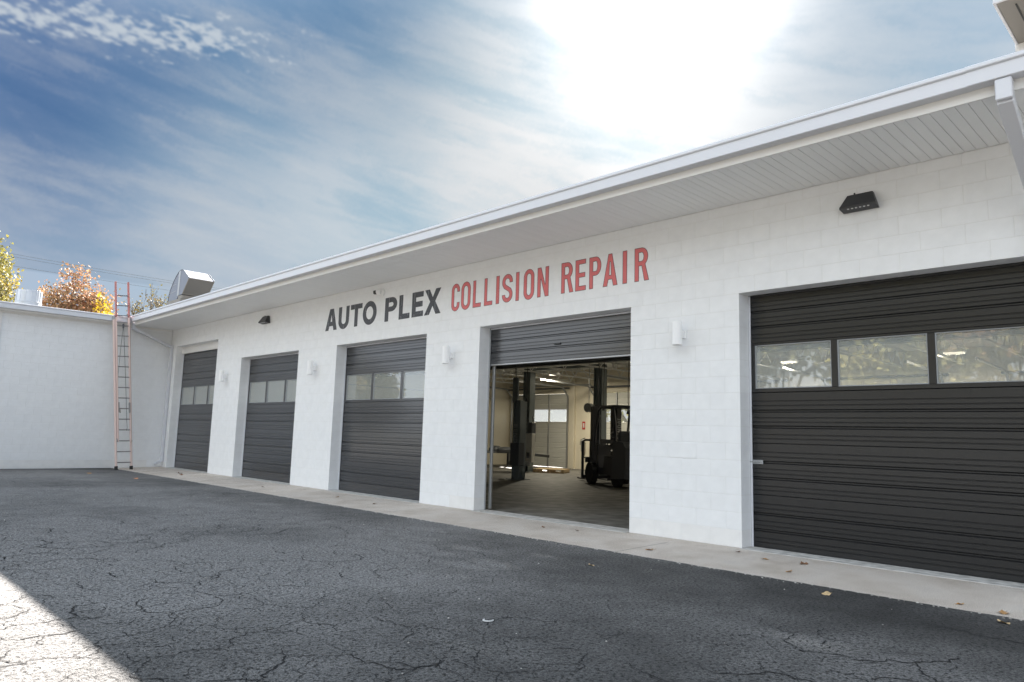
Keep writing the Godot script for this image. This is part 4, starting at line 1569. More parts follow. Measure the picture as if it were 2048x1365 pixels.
# ------------------------------------------------------------------ vents on the roofs
func build_roof_vents() -> void:
	var d := thing("drum_roof_vent", "round galvanised drum vent on the roof of the left wing", "roof vent", Vector3(-20.0, 4.40, 3.415))
	var m := MB.new()
	var prof := [Vector2(0.345, 0.0), Vector2(0.345, 0.43), Vector2(0.352, 0.437), Vector2(0.352, 0.452), Vector2(0.335, 0.46), Vector2(0.335, 0.80), Vector2(0.322, 0.80), Vector2(0.322, 0.30)]
	m.lathe(prof, Transform3D.IDENTITY, 32)
	put("drum", m.mesh(), M.drum_metal, d)
	for k in 14:
		m = MB.new()
		var a := TAU * k / 14.0
		m.bar(Vector3(cos(a) * 0.335, 0.47, sin(a) * 0.335), Vector3(cos(a) * 0.335, 0.80, sin(a) * 0.335), 0.022, 0.014, 0.003)
		put("rib", m.mesh(), M.drum_metal, d)
	m = MB.new()
	m.lathe([Vector2(0.0, 0.33), Vector2(0.325, 0.33)], Transform3D.IDENTITY, 24)
	put("damper", m.mesh(), M.vent_metal, d)
	# curved exhaust hood
	var o := Vector3(-19.7, 4.40, -0.8)
	var h := thing("curved_exhaust_hood", "curved metal exhaust hood with a grey screen above the inner corner", "roof vent", o)
	var out := [Vector2(-20.56, 5.45), Vector2(-20.53, 5.53), Vector2(-20.456, 5.82), Vector2(-20.34, 6.0), Vector2(-20.203, 6.149), Vector2(-20.06, 6.29), Vector2(-19.91, 6.41), Vector2(-19.72, 6.52), Vector2(-19.52, 6.580), Vector2(-19.33, 6.56), Vector2(-19.15, 6.47), Vector2(-19.026, 6.385), Vector2(-18.86, 6.29), Vector2(-18.721, 6.205)]
	var rest := [Vector2(-19.222, 5.708), Vector2(-19.578, 5.682), Vector2(-19.66, 5.60), Vector2(-19.80, 5.444)]
	var face := PackedVector2Array()
	for p in out + rest:
		face.append(p - Vector2(o.x, o.y))
	for z in [0.0, -0.845]:
		m = MB.new()
		m.extrude(face, Transform3D(Basis.IDENTITY, Vector3(0, 0, z - 0.005)), 0.01)
		put("side_sheet", m.mesh(), M.vent_metal, h)
	m = MB.new()
	for i in out.size() - 1:
		var p: Vector2 = out[i] - Vector2(o.x, o.y)
		var q: Vector2 = out[i + 1] - Vector2(o.x, o.y)
		var e := (q - p).normalized()
		var nn := Vector3(-e.y, e.x, 0)
		m.quad(Vector3(p.x, p.y, 0.004), Vector3(q.x, q.y, 0.004), Vector3(q.x, q.y, -0.849), Vector3(p.x, p.y, -0.849), nn)
		m.quad(Vector3(p.x, p.y, 0.004) - nn * 0.006, Vector3(q.x, q.y, 0.004) - nn * 0.006, Vector3(q.x, q.y, -0.849) - nn * 0.006, Vector3(p.x, p.y, -0.849) - nn * 0.006, -nn)
	put("curved_sheet", m.mesh(), M.vent_metal, h)
	# rolled edges and seams
	for z in [0.006, -0.851]:
		var pts := []
		for p in out:
			pts.append(Vector3(p.x - o.x, p.y - o.y, z))
		m = MB.new()
		m.tube(pts, [0.014], 6)
		put("rolled_edge", m.mesh(), M.dark_seam, h)
	m = MB.new()
	m.box(Vector3(-0.02, 1.29, 0.006), Vector3(0.13, 2.17, 0.014), 0.002, Transform3D(Basis(Vector3.BACK, -0.03), Vector3.ZERO))
	put("seam_strip", m.mesh(), M.galvanised, h)
	for k in 2:
		m = MB.new()
		m.box(Vector3(-0.66 + 0.09 * k, 1.48 + 0.24 * k, 0.006), Vector3(-0.03, 1.495 + 0.24 * k, 0.012), 0.002, Transform3D(Basis(Vector3.BACK, 0.06), Vector3.ZERO))
		put("sheet_seam", m.mesh(), M.galvanised, h)
	m = MB.new()
	var a := Vector2(-18.735, 6.19) - Vector2(o.x, o.y)
	var b := Vector2(-19.225, 5.715) - Vector2(o.x, o.y)
	var sn := Vector3((b - a).y, -(b - a).x, 0).normalized() * -1.0
	m.quad(Vector3(a.x, a.y, -0.01), Vector3(b.x, b.y, -0.01), Vector3(b.x, b.y, -0.835), Vector3(a.x, a.y, -0.835), Vector3(0.7, -0.7, 0))
	put("screen", m.mesh(), M.vent_screen, h)
	m = MB.new()
	for z in [-0.004, -0.841]:
		m.bar(Vector3(a.x, a.y, z), Vector3(b.x, b.y, z), 0.025, 0.025, 0.004)
	for p in [a, b]:
		m.bar(Vector3(p.x, p.y, 0.0), Vector3(p.x, p.y, -0.845), 0.028, 0.028, 0.004)
	put("screen_frame", m.mesh(), M.brown_metal, h)
	m = MB.new()
	m.box(Vector3(-0.84, 0.0, -0.88), Vector3(0.46, 1.16, 0.05), 0.01)
	m.box(Vector3(0.10, 1.16, -0.86), Vector3(0.46, 1.285, 0.0), 0.01)
	put("curb", m.mesh(), M.brown_metal, h)

# ------------------------------------------------------------------ inside the workshop
func build_interior() -> void:
	# roof joists and the beam that carries them
	var bm := MB.new()
	bm.box(Vector3(-17.28, 3.29, -7.40), Vector3(6.1, 3.31, -7.20), 0.003)
	bm.box(Vector3(-17.28, 3.31, -7.306), Vector3(6.1, 3.66, -7.294))
	bm.box(Vector3(-17.28, 3.66, -7.40), Vector3(6.1, 3.68, -7.20), 0.003)
	put("roof_beam", bm.mesh(), M.beam_grey, bld)
	var jx := -16.4
	while jx < 6.0:
		var m := MB.new()
		for z in [[-0.24, -7.2], [-7.4, -14.66]]:
			m.box(Vector3(jx - 0.035, 3.96, z[1]), Vector3(jx + 0.035, 4.015, z[0]))
			m.box(Vector3(jx - 0.03, 3.50, z[1] + 0.5), Vector3(jx + 0.03, 3.55, z[0] - 0.5))
			var n := 9
			for k in n:
				var za: float = lerpf(z[0] - 0.1, z[1] + 0.1, float(k) / n)
				var zb: float = lerpf(z[0] - 0.1, z[1] + 0.1, float(k + 1) / n)
				var zm := (za + zb) / 2
				m.bar(Vector3(jx, 3.97, za), Vector3(jx, 3.54, zm), 0.025, 0.025)
				m.bar(Vector3(jx, 3.54, zm), Vector3(jx, 3.97, zb), 0.025, 0.025)
		put("roof_joist", m.mesh(), M.joist_white, bld)
		jx += 1.55
	# pilasters and pipes on the inner walls
	var pm := MB.new()
	pm.box(Vector3(-13.52, 0.0, -14.66), Vector3(-13.40, 3.95, -14.55), 0.004)
	pm.box(Vector3(-17.283, 0.0, -14.0), Vector3(-17.15, 3.95, -13.6), 0.004)
	put("pilaster", pm.mesh(), M.cream_wall, bld)
	pm = MB.new()
	pm.tube([Vector3(-17.2, 2.95, -0.6), Vector3(-17.2, 2.95, -13.2), Vector3(-17.2, 2.75, -13.5), Vector3(-17.2, 0.8, -13.5)], [0.025], 8)
	pm.tube([Vector3(-17.2, 3.4, -14.55), Vector3(-12.6, 3.4, -14.5), Vector3(-12.4, 3.3, -14.5)], [0.03], 8)
	put("pipe", pm.mesh(), M.galvanised, bld)
	# lit tubes
	var lx := [-12.13, -3.155, 1.004]
	var where := ["deep behind the raised door", "seen through the left pane of the widest door", "seen through the right pane of the widest door"]
	for k in 3:
		var t := thing("ceiling_tube_light", "lit tube light under the workshop ceiling, " + where[k], "ceiling light", Vector3(lx[k], 3.56, -11.9), 0.0, "lit tubes under the workshop ceiling")
		var m := MB.new()
		m.box(Vector3(-0.24, 0.02, -0.10), Vector3(0.24, 0.07, 0.10), 0.006)
		m.tube([Vector3(-0.2, 0.06, 0), Vector3(-0.2, 0.46, 0)], [0.006], 6)
		m.tube([Vector3(0.2, 0.06, 0), Vector3(0.2, 0.46, 0)], [0.006], 6)
		put("housing", m.mesh(), M.white_plastic, t)
		m = MB.new()
		m.box(Vector3(-0.22, -0.02, -0.08), Vector3(0.22, 0.02, 0.08), 0.012)
		put("tube_glow", m.mesh(), M.tube_glow, t)
		var l := AreaLight3D.new()
		l.name = "tube_light"
		l.area_size = Vector2(0.44, 0.16)
		l.light_energy = 1.9
		l.light_color = Color(1.0, 0.96, 0.86)
		l.shadow_enabled = true
		l.position = Vector3(0, -0.03, 0)
		l.rotation.x = -PI / 2
		t.add_child(l)
	# two post lifts
	var lift := thing("two_post_lift", "tall dark two post car lift with a beam across its top", "car lift", Vector3(-10.63, 0, -10.69))
	for s in [-1.0, 1.0]:
		var m := MB.new()
		var x: float = 1.63 * s
		m.box(Vector3(x - 0.17, 0.02, -0.14), Vector3(x + 0.17, 3.64, -0.10), 0.004)
		m.box(Vector3(x - 0.17, 0.02, -0.10), Vector3(x - 0.13, 3.64, 0.14), 0.004)
		m.box(Vector3(x + 0.13, 0.02, -0.10), Vector3(x + 0.17, 3.64, 0.14), 0.004)
		m.box(Vector3(x - 0.13, 0.5, -0.05), Vector3(x + 0.13, 3.60, 0.10), 0.004)
		put("post", m.mesh(), M.lift_paint, lift)
		m = MB.new()
		m.box(Vector3(x - 0.30, 0.001, -0.25), Vector3(x + 0.30, 0.02, 0.25), 0.004)
		put("base_plate", m.mesh(), M.lift_paint, lift)
		m = MB.new()
		m.bar(Vector3(x + 0.14, 0.62, 0.10), Vector3(x + 0.62, 0.56, 0.62), 0.10, 0.10, 0.006)
		m.bar(Vector3(x + 0.14, 0.62, -0.10), Vector3(x + 0.55, 0.56, -0.55), 0.10, 0.10, 0.006)
		m.box(Vector3(x - 0.19, 0.45, -0.13), Vector3(x + 0.19, 1.15, 0.19), 0.01)
		put("carriage", m.mesh(), M.steel_dark, lift)
		m = MB.new()
		m.tube([Vector3(x + 0.62, 0.58, 0.62), Vector3(x + 0.62, 0.70, 0.62)], [0.06], 10)
		put("arm_pad", m.mesh(), M.rubber, lift)
		vertical_text("BENDPAK", Vector3(x - 0.02, 1.75, 0.146), 0.17, 0.16, 0.0, M.letter_pale, lift)
	var cb := MB.new()
	cb.box(Vector3(-1.8, 3.60, -0.12), Vector3(1.8, 3.68, 0.12), 0.005)
	put("cross_beam", cb.mesh(), M.lift_paint, lift)
	cb = MB.new()
	cb.box(Vector3(-1.42, 1.05, 0.02), Vector3(-1.22, 1.75, 0.24), 0.02)
	cb.tube([Vector3(-1.32, 1.7, 0.1), Vector3(-1.24, 1.95, 0.2), Vector3(-1.16, 1.9, 0.2), Vector3(-1.2, 1.6, 0.2)], [0.015], 6)
	put("power_unit", cb.mesh(), M.steel_dark, lift)
	cb = MB.new()
	cb.box(Vector3(-1.50, 0.35, 0.15), Vector3(-1.12, 1.35, 0.33), 0.01)
	put("control_cabinet", cb.mesh(), M.back_door_grey, lift)
	var low := thing("short_lift_post", "short dark lift post with pale lettering near the raised door", "car lift", Vector3(-9.01, 0, -6.95))
	var m := MB.new()
	m.box(Vector3(-0.15, 0.02, -0.15), Vector3(0.15, 2.25, -0.11), 0.004)
	m.box(Vector3(-0.15, 0.02, -0.11), Vector3(-0.11, 2.25, 0.12), 0.004)
	m.box(Vector3(0.11, 0.02, -0.11), Vector3(0.15, 2.25, 0.12), 0.004)
	m.box(Vector3(-0.11, 0.02, -0.06), Vector3(0.11, 2.28, 0.09), 0.006)
	put("post", m.mesh(), M.lift_paint, low)
	m = MB.new()
	m.box(Vector3(-0.26, 0.001, -0.24), Vector3(0.26, 0.02, 0.24), 0.004)
	for s in [-1.0, 1.0]:
		m.extrude(poly([0, 0, 0.11, 0, 0, 0.24]), Transform3D(Basis(Vector3(s, 0, 0), Vector3(0, 1, 0), Vector3(0, 0, s)), Vector3(0.15 * s, 0.02, -0.01 * s)), 0.02)
	put("base_plate", m.mesh(), M.lift_paint, low)
	m = MB.new()
	m.box(Vector3(-0.18, 0.40, -0.05), Vector3(0.18, 1.05, 0.17), 0.01)
	m.bar(Vector3(-0.12, 0.5, 0.1), Vector3(-0.75, 0.42, -0.35), 0.10, 0.10, 0.006)
	m.bar(Vector3(-0.12, 0.5, 0.0), Vector3(-0.35, 0.42, -0.8), 0.10, 0.10, 0.006)
	put("carriage", m.mesh(), M.steel_dark, low)
	m = MB.new()
	m.box(Vector3(-0.32, 2.25, -0.06), Vector3(-0.10, 2.95, 0.0), 0.01)
	m.tube([Vector3(-0.2, 2.9, -0.03), Vector3(-0.2, 4.0, -0.03)], [0.014], 6)
	put("hose_mast", m.mesh(), M.lift_paint, low)
	vertical_text("BENDPAK", Vector3(-0.02, 1.12, 0.126), 0.15, 0.14, 0.0, M.letter_pale, low)
	build_forklift()
	# pallet
	var pal := thing("wooden_pallet", "pale wooden pallet on the floor before the back door", "pallet", Vector3(-11.55, 0, -11.2), 0.5)
	for k in 3:
		m = MB.new()
		m.box(Vector3(-0.55 + k * 0.50, 0.02, -0.5), Vector3(-0.45 + k * 0.50, 0.11, 0.5), 0.004)
		put("stringer", m.mesh(), M.wood_pale, pal)
	for k in 7:
		m = MB.new()
		m.box(Vector3(-0.56, 0.112, -0.5 + k * 0.152), Vector3(0.56, 0.132, -0.41 + k * 0.152), 0.003)
		put("slat", m.mesh(), M.wood_pale, pal)
		if k % 3 == 0:
			m = MB.new()
			m.box(Vector3(-0.56, 0.001, -0.5 + k * 0.152), Vector3(0.56, 0.019, -0.41 + k * 0.152), 0.003)
			put("slat", m.mesh(), M.wood_pale, pal)
	# bench along the left wall
	var ben := thing("workbench", "dark cluttered workbench against the left inner wall", "workbench", Vector3(-15.9, 0, -11.2))
	m = MB.new()
	m.box(Vector3(-1.2, 0.55, -1.6), Vector3(0.7, 0.62, 1.6), 0.006)
	put("bench_top", m.mesh(), M.steel_dark, ben)
	for x in [-1.1, 0.6]:
		for z in [-1.5, 1.5]:
			m = MB.new()
			m.box(Vector3(x - 0.04, 0.0, z - 0.04), Vector3(x + 0.04, 0.55, z + 0.04), 0.004)
			put("leg", m.mesh(), M.steel_dark, ben)
	var heap := thing("dark_tarp_heap", "crumpled dark cover lying on the workbench", "cover", Vector3(-15.7, 0.62, -11.2))
	m = MB.new()
	for k in 7:
		m.sphere(Vector3(rng.randf_range(-0.6, 0.6), 0.08, rng.randf_range(-1.2, 1.2)), Vector3(rng.randf_range(0.25, 0.4), rng.randf_range(0.10, 0.28), rng.randf_range(0.25, 0.5)), 7, 10)
	put("cover_folds", m.mesh(), M.steel_dark, heap)
	var bx := thing("white_carton", "white carton on the floor under the workbench", "carton", Vector3(-14.9, 0, -10.6), 0.3)
	m = MB.new()
	m.box(Vector3(-0.3, 0.0, -0.2), Vector3(0.3, 0.22, 0.2), 0.008)
	put("carton_body", m.mesh(), M.white_plastic, bx)
	m = MB.new()
	m.box(Vector3(-0.302, 0.10, -0.03), Vector3(0.302, 0.2215, 0.03), 0.001)
	put("tape", m.mesh(), M.brown_metal, bx)
	# hanging cords with plugs, not air hoses
	var cords := [[-8.44, -9.9, 2.12, "first black cord with a plug hanging beside the back door"], [-8.0, -9.6, 2.10, "black pendant cord with a plug, right of the first hanging cord"], [-5.6, -7.6, 1.9, "thin cord hanging at the right edge of the open doorway"], [-10.6, -8.3, 2.3, "thin cord hanging left of the tall lift post"], [-9.75, -8.0, 2.3, "thin cord hanging above the short lift post"]]
	for c in cords:
		var h := thing("hanging_cord", c[3], "hanging cord", Vector3(c[0], c[2], c[1]))
		m = MB.new()
		m.tube([Vector3(0, 1.9, 0), Vector3(0.012, 1.2, 0), Vector3(-0.008, 0.6, 0), Vector3(0.004, 0.1, 0)], [0.011], 6)
		put("cord_line", m.mesh(), M.steel_black, h)
		m = MB.new()
		m.lathe([Vector2(0.0, 0.14), Vector2(0.016, 0.13), Vector2(0.05, 0.02), Vector2(0.04, 0.0), Vector2(0.0, 0.0)], Transform3D.IDENTITY, 10)
		put("plug", m.mesh(), M.steel_black, h)
	var reel := thing("hanging_hose_reel", "small reel hanging on a thin rod before the cream wall", "reel", Vector3(-10.05, 2.19, -11.4))
	m = MB.new()
	m.tube([Vector3(0, 0.2, 0), Vector3(0, 1.8, 0)], [0.012], 6)
	put("rod", m.mesh(), M.galvanised, reel)
	m = MB.new()
	m.lathe([Vector2(0.0, -0.09), Vector2(0.16, -0.09), Vector2(0.16, -0.07), Vector2(0.11, -0.06), Vector2(0.11, 0.06), Vector2(0.16, 0.07), Vector2(0.16, 0.09), Vector2(0.0, 0.09)], Transform3D(Basis(Vector3.RIGHT, PI / 2), Vector3(0, 0.1, 0)), 18)
	put("spool", m.mesh(), M.galvanised, reel)
	# extinguisher and its sign
	var sg := thing("extinguisher_sign", "red and white upright sign on the cream back wall", "sign", Vector3(-12.97, 1.75, -14.655))
	m = MB.new()
	m.box(Vector3(-0.075, -0.16, 0.0), Vector3(0.075, 0.16, 0.006), 0.001)
	put("sign_plate", m.mesh(), M.sign_red, sg)
	m = MB.new()
	m.box(Vector3(-0.035, -0.09, 0.0065), Vector3(0.035, 0.10, 0.008))
	put("white_panel", m.mesh(), M.white_plastic, sg)
	var ex := thing("fire_extinguisher", "fire extinguisher hung low on the cream back wall", "fire extinguisher", Vector3(-12.92, 0.72, -14.55))
	m = MB.new()
	m.lathe([Vector2(0.0, 0.0), Vector2(0.075, 0.0), Vector2(0.08, 0.02), Vector2(0.08, 0.38), Vector2(0.05, 0.45), Vector2(0.025, 0.48), Vector2(0.0, 0.48)], Transform3D.IDENTITY, 16)
	put("cylinder", m.mesh(), M.galvanised, ex)
	m = MB.new()
	m.bar(Vector3(0, 0.50, 0), Vector3(0.12, 0.53, 0), 0.02, 0.03, 0.004)
	m.tube([Vector3(0, 0.49, 0), Vector3(-0.10, 0.45, 0.02), Vector3(-0.12, 0.25, 0.02)], [0.012], 6)
	put("handle", m.mesh(), M.steel_black, ex)

func vertical_text(text: String, at: Vector3, size: float, pitch: float, turn: float, material: Material, parent: Node3D) -> void:
	# letters stacked upwards, each lying on its side
	var f := SystemFont.new()
	f.font_names = PackedStringArray(["Droid Sans"])
	f.font_weight = 700
	var t := TextMesh.new()
	t.text = text
	t.font = f
	t.font_size = 64
	t.pixel_size = size / 46.0
	t.depth = 0.004
	var o := put("lettering", t, material, parent)
	o.transform = Transform3D(Basis(Vector3.UP, turn) * Basis(Vector3.BACK, -PI / 2), at)

func build_forklift() -> void:
	var f := thing("forklift", "black forklift with a tall mast parked just inside the open doorway", "forklift", Vector3(-6.97, 0, -8.37), deg_to_rad(150.6))
	# local +x is where the forks point
	for s in [-1.0, 1.0]:
		var m := MB.new()
		m.box(Vector3(-0.16, 0.06, 0.37 * s - 0.07), Vector3(0.02, 2.14, 0.37 * s + 0.07), 0.008)
		put("mast_rail", m.mesh(), M.steel_black, f)
		m = MB.new()
		m.box(Vector3(-0.02, 0.10, 0.26 * s - 0.05), Vector3(0.12, 2.16, 0.26 * s + 0.05), 0.008)
		put("inner_rail", m.mesh(), M.steel_black, f)
		m = MB.new()
		m.tube([Vector3(-0.12, 0.2, 0.24 * s), Vector3(-0.12, 1.9, 0.24 * s)], [0.045], 12)
		put("lift_cylinder", m.mesh(), M.steel_dark, f)
		m = MB.new()
		m.box(Vector3(0.24, 0.05, 0.26 * s - 0.06), Vector3(0.30, 0.62, 0.26 * s + 0.06), 0.008)
		m.box(Vector3(0.30, 0.045, 0.26 * s - 0.06), Vector3(1.34, 0.085, 0.26 * s + 0.06), 0.008)
		put("fork", m.mesh(), M.steel_black, f)
		var w := MB.new()
		w.tube([Vector3(-0.28, 0.29, 0.42 * s), Vector3(-0.28, 0.29, 0.58 * s)], [0.29], 24)
		put("front_wheel", w.mesh(), M.rubber, f)
		w = MB.new()
		w.tube([Vector3(-1.72, 0.26, 0.28 * s), Vector3(-1.72, 0.26, 0.43 * s)], [0.26], 20)
		put("rear_wheel", w.mesh(), M.rubber, f)
		m = MB.new()
		m.tube([Vector3(-0.42, 1.0, 0.48 * s), Vector3(-0.52, 1.55, 0.48 * s), Vector3(-0.66, 2.0, 0.46 * s), Vector3(-0.80, 2.10, 0.45 * s)], [0.035], 8)
		put("guard_post", m.mesh(), M.steel_black, f)
		m = MB.new()
		m.tube([Vector3(-1.85, 1.15, 0.46 * s), Vector3(-1.78, 1.7, 0.46 * s), Vector3(-1.62, 2.08, 0.45 * s)], [0.035], 8)
		put("guard_post", m.mesh(), M.steel_black, f)
	var m := MB.new()
	for y in [0.45, 1.1, 2.08]:
		m.box(Vector3(-0.15, y, -0.36), Vector3(-0.08, y + 0.10, 0.36), 0.006)
	put("mast_crosspiece", m.mesh(), M.steel_black, f)
	m = MB.new()
	m.box(Vector3(0.12, 0.22, -0.52), Vector3(0.20, 0.36, 0.52), 0.008)
	m.box(Vector3(0.12, 0.56, -0.52), Vector3(0.20, 0.70, 0.52), 0.008)
	put("carriage", m.mesh(), M.steel_black, f)
	m = MB.new()
	for s in [-0.58, 0.58]:
		m.bar(Vector3(0.22, 0.12, s), Vector3(0.22, 1.16, s), 0.07, 0.05, 0.006)
	m.bar(Vector3(0.22, 1.19, -0.52), Vector3(0.22, 1.19, 0.52), 0.05, 0.06, 0.006)
	for s in [-1.0, 1.0]:
		m.bar(Vector3(0.22, 1.15, 0.58 * s), Vector3(0.22, 1.20, 0.51 * s), 0.06, 0.05, 0.006)
	m.bar(Vector3(0.22, 0.70, -0.58), Vector3(0.22, 0.70, 0.58), 0.04, 0.03, 0.004)
	m.bar(Vector3(0.22, 0.16, -0.58), Vector3(0.22, 0.16, 0.58), 0.05, 0.10, 0.004)
	for k in 5:
		var z := -0.36 + k * 0.18
		m.bar(Vector3(0.22, 0.70, z), Vector3(0.22, 1.18, z), 0.03, 0.03, 0.004)
	put("load_backrest", m.mesh(), M.steel_black, f)
	m = MB.new()
	m.extrude(poly([-0.42, 0.28, -1.95, 0.28, -1.95, 0.72, -0.95, 0.78, -0.86, 0.46, -0.55, 0.46, -0.50, 0.80, -0.42, 0.80]), Transform3D(Basis.IDENTITY, Vector3(0, 0, -0.40)), 0.8)
	put("chassis", m.mesh(), M.steel_black, f)
	m = MB.new()
	m.extrude(poly([-1.50, 0.20, -2.32, 0.24, -2.42, 0.50, -2.40, 1.02, -2.20, 1.16, -1.60, 1.18]), Transform3D(Basis.IDENTITY, Vector3(0, 0, -0.44)), 0.88)
	put("counterweight", m.mesh(), M.steel_dark, f)
	m = MB.new()
	m.box(Vector3(-0.50, 0.78, -0.42), Vector3(-0.38, 1.08, 0.42), 0.02)
	m.bar(Vector3(-0.46, 1.0, 0), Vector3(-0.78, 1.30, 0), 0.05, 0.05, 0.006)
	put("dash", m.mesh(), M.steel_black, f)
	m = MB.new()
	var c := Vector3(-0.80, 1.32, 0)
	var b := Basis(Vector3.BACK, 0.75)
	var ring := []
	for k in 25:
		var a := TAU * k / 24.0
		ring.append(c + b * Vector3(cos(a) * 0.16, 0, sin(a) * 0.16))
	m.tube(ring, [0.014], 6, false)
	for k in 3:
		var a := TAU * k / 3.0
		m.tube([c, c + b * Vector3(cos(a) * 0.16, 0, sin(a) * 0.16)], [0.011], 5)
	put("steering_wheel", m.mesh(), M.steel_black, f)
	m = MB.new()
	m.box(Vector3(-1.48, 0.80, -0.26), Vector3(-0.98, 0.95, 0.26), 0.04)
	m.box(Vector3(-1.60, 0.92, -0.25), Vector3(-1.46, 1.45, 0.25), 0.04)
	put("seat", m.mesh(), M.steel_dark, f)
	m = MB.new()
	m.bar(Vector3(-0.74, 2.10, -0.46), Vector3(-0.74, 2.10, 0.46), 0.05, 0.05, 0.006)
	m.bar(Vector3(-1.66, 2.10, -0.46), Vector3(-1.66, 2.10, 0.46), 0.05, 0.05, 0.006)
	for k in 6:
		var z := -0.45 + k * 0.18
		m.bar(Vector3(-0.72, 2.11, z), Vector3(-1.68, 2.11, z), 0.04, 0.03, 0.004)
	put("overhead_guard", m.mesh(), M.steel_black, f)
	var f2 := SystemFont.new()
	f2.font_names = PackedStringArray(["Droid Sans"])
	f2.font_weight = 700
	var t := TextMesh.new()
	t.text = "HYUNDAI"
	t.font = f2
	t.font_size = 64
	t.pixel_size = 0.0026
	t.depth = 0.003
	var o := put("lettering", t, M.letter_pale, f)
	o.transform = Transform3D(Basis(Vector3(0, 1, 0), Vector3(0, 0, 1), Vector3(1, 0, 0)).transposed(), Vector3(-0.162, 1.45, 0.37))
	o.transform.basis = Basis(Vector3(0, 1, 0), Vector3(0, 0, 1), Vector3(1, 0, 0))
	o.transform.basis = Basis(Vector3(0, 1, 0), Vector3(0, 0, -1), Vector3(-1, 0, 0))
	m = MB.new()
	m.box(Vector3(-2.44, 0.62, -0.3), Vector3(-2.41, 0.72, 0.3), 0.004)
	put("tail_panel", m.mesh(), M.orange_plastic, f)

# ------------------------------------------------------------------ trees
func grow(m: MB, tips: Array, p: Vector3, d: Vector3, len: float, rad: float, depth: int, r: RandomNumberGenerator, spread: float, lift: float) -> void:
	var pts := [p]
	var radii := [rad]
	var q := p
	var dd := d
	var n := 4
	for i in n:
		dd = (dd + Vector3(r.randf_range(-1, 1), r.randf_range(-0.5, 1.0) * lift, r.randf_range(-1, 1)) * 0.16).normalized()
		q += dd * len / n
		pts.append(q)
		radii.append(lerpf(maxf(rad, 0.022), maxf(rad * 0.62, 0.020), float(i + 1) / n))
		if depth <= 1 and i > 0:
			tips.append([q, dd, depth])
	m.tube(pts, radii, 6 if depth > 1 else 4, false)
	if depth == 0:
		tips.append([q, dd, 0])
		return
	var kids := 3 if depth > 1 else r.randi_range(3, 4)
	for k in kids:
		var a := r.randf() * TAU
		var side := dd.cross(Vector3(cos(a), sin(a * 1.7), sin(a))).normalized()
		var nd := (dd * (1.0 - spread * 0.5) + side * spread * r.randf_range(0.7, 1.2) + Vector3.UP * lift * 0.25).normalized()
		var from: Vector3 = pts[r.randi_range(2, n)] if k else q
		grow(m, tips, from, nd, len * r.randf_range(0.58, 0.80), rad * 0.58, depth - 1, r, spread, lift)

func tree(called: String, label: String, group: String, at: Vector3, height: float, width: float, colors: Array, leaves: int, leaf: float, sd: int, category := "tree", clump := 0.55, trunk_share := 0.30) -> Node3D:
	var r := RandomNumberGenerator.new()
	r.seed = sd
	var o := thing(called, label, category, at, 0.0, group)
	var m := MB.new()
	var tips := []
	var th := height * trunk_share
	var rad := height * 0.017
	m.tube([Vector3(0, -0.15, 0), Vector3(0.02, th * 0.5, 0), Vector3(r.randf_range(-0.1, 0.1), th, 0)], [rad * 1.3, rad, rad * 0.9], 8)
	var limbs := MB.new()
	for k in 6:
		var a := TAU * (k + r.randf_range(-0.3, 0.3)) / 6.0
		var up := r.randf_range(0.55, 1.5) if k else 3.0
		grow(limbs, tips, Vector3(0, th * r.randf_range(0.85, 1.0), 0), Vector3(cos(a), up, sin(a)).normalized(), height * 0.24, rad * 0.6, 3, r, 0.62, 0.35)
	# fit the limbs to the wanted height and width
	var top := 0.1
	var wide := 0.1
	for t in tips:
		top = maxf(top, t[0].y)
		wide = maxf(wide, Vector2(t[0].x, t[0].z).length())
	var sy := (height - th - 0.1) / maxf(top - th, 0.1)
	var sx := width * 0.5 / wide
	for i in limbs.v.size():
		var q := limbs.v[i]
		limbs.v[i] = Vector3(q.x * sx, th + (q.y - th) * sy if q.y > th else q.y, q.z * sx)
	m.v.append_array(limbs.v)
	m.n.append_array(limbs.n)
	put("trunk", m.mesh(), M.bark, o)
	var c := MB.new()
	c.use_col = true
	if tips.is_empty():
		return o
	var tone := FastNoiseLite.new()
	tone.seed = sd
	tone.frequency = 0.32
	for i in leaves:
		var t: Array = tips[r.randi() % tips.size()]
		var q: Vector3 = Vector3(t[0].x * sx, th + (t[0].y - th) * sy, t[0].z * sx)
		var off := Vector3(clampf(r.randfn(), -1.3, 1.3), clampf(r.randfn(), -1.3, 1.3) * 0.8, clampf(r.randfn(), -1.3, 1.3)) * clump * 0.5
		q += off
		var s := leaf * r.randf_range(0.6, 1.25)
		var a := Vector3(r.randf_range(-1, 1), r.randf_range(-1, 1), r.randf_range(-1, 1)).normalized()
		var b := a.cross(Vector3(r.randf_range(-1, 1), r.randf_range(-1, 1), r.randf_range(-1, 1))).normalized()
		var pick := clampf(0.5 + 0.9 * tone.get_noise_3d(q.x, q.y, q.z) + r.randf_range(-0.22, 0.22), 0.0, 0.999)
		var f := pick * (colors.size() - 1)
		var col: Color = colors[int(f)].lerp(colors[mini(int(f) + 1, colors.size() - 1)], f - int(f))
		var g := r.randf_range(0.75, 1.2)
		c.c = Color(col.r * g, col.g * g, col.b * g)
		c.quad(q - a * s * 0.5, q + b * s * 0.33, q + a * s * 0.5, q - b * s * 0.33, a.cross(b))
	put("crown", c.mesh(), M.foliage, o)
	return o

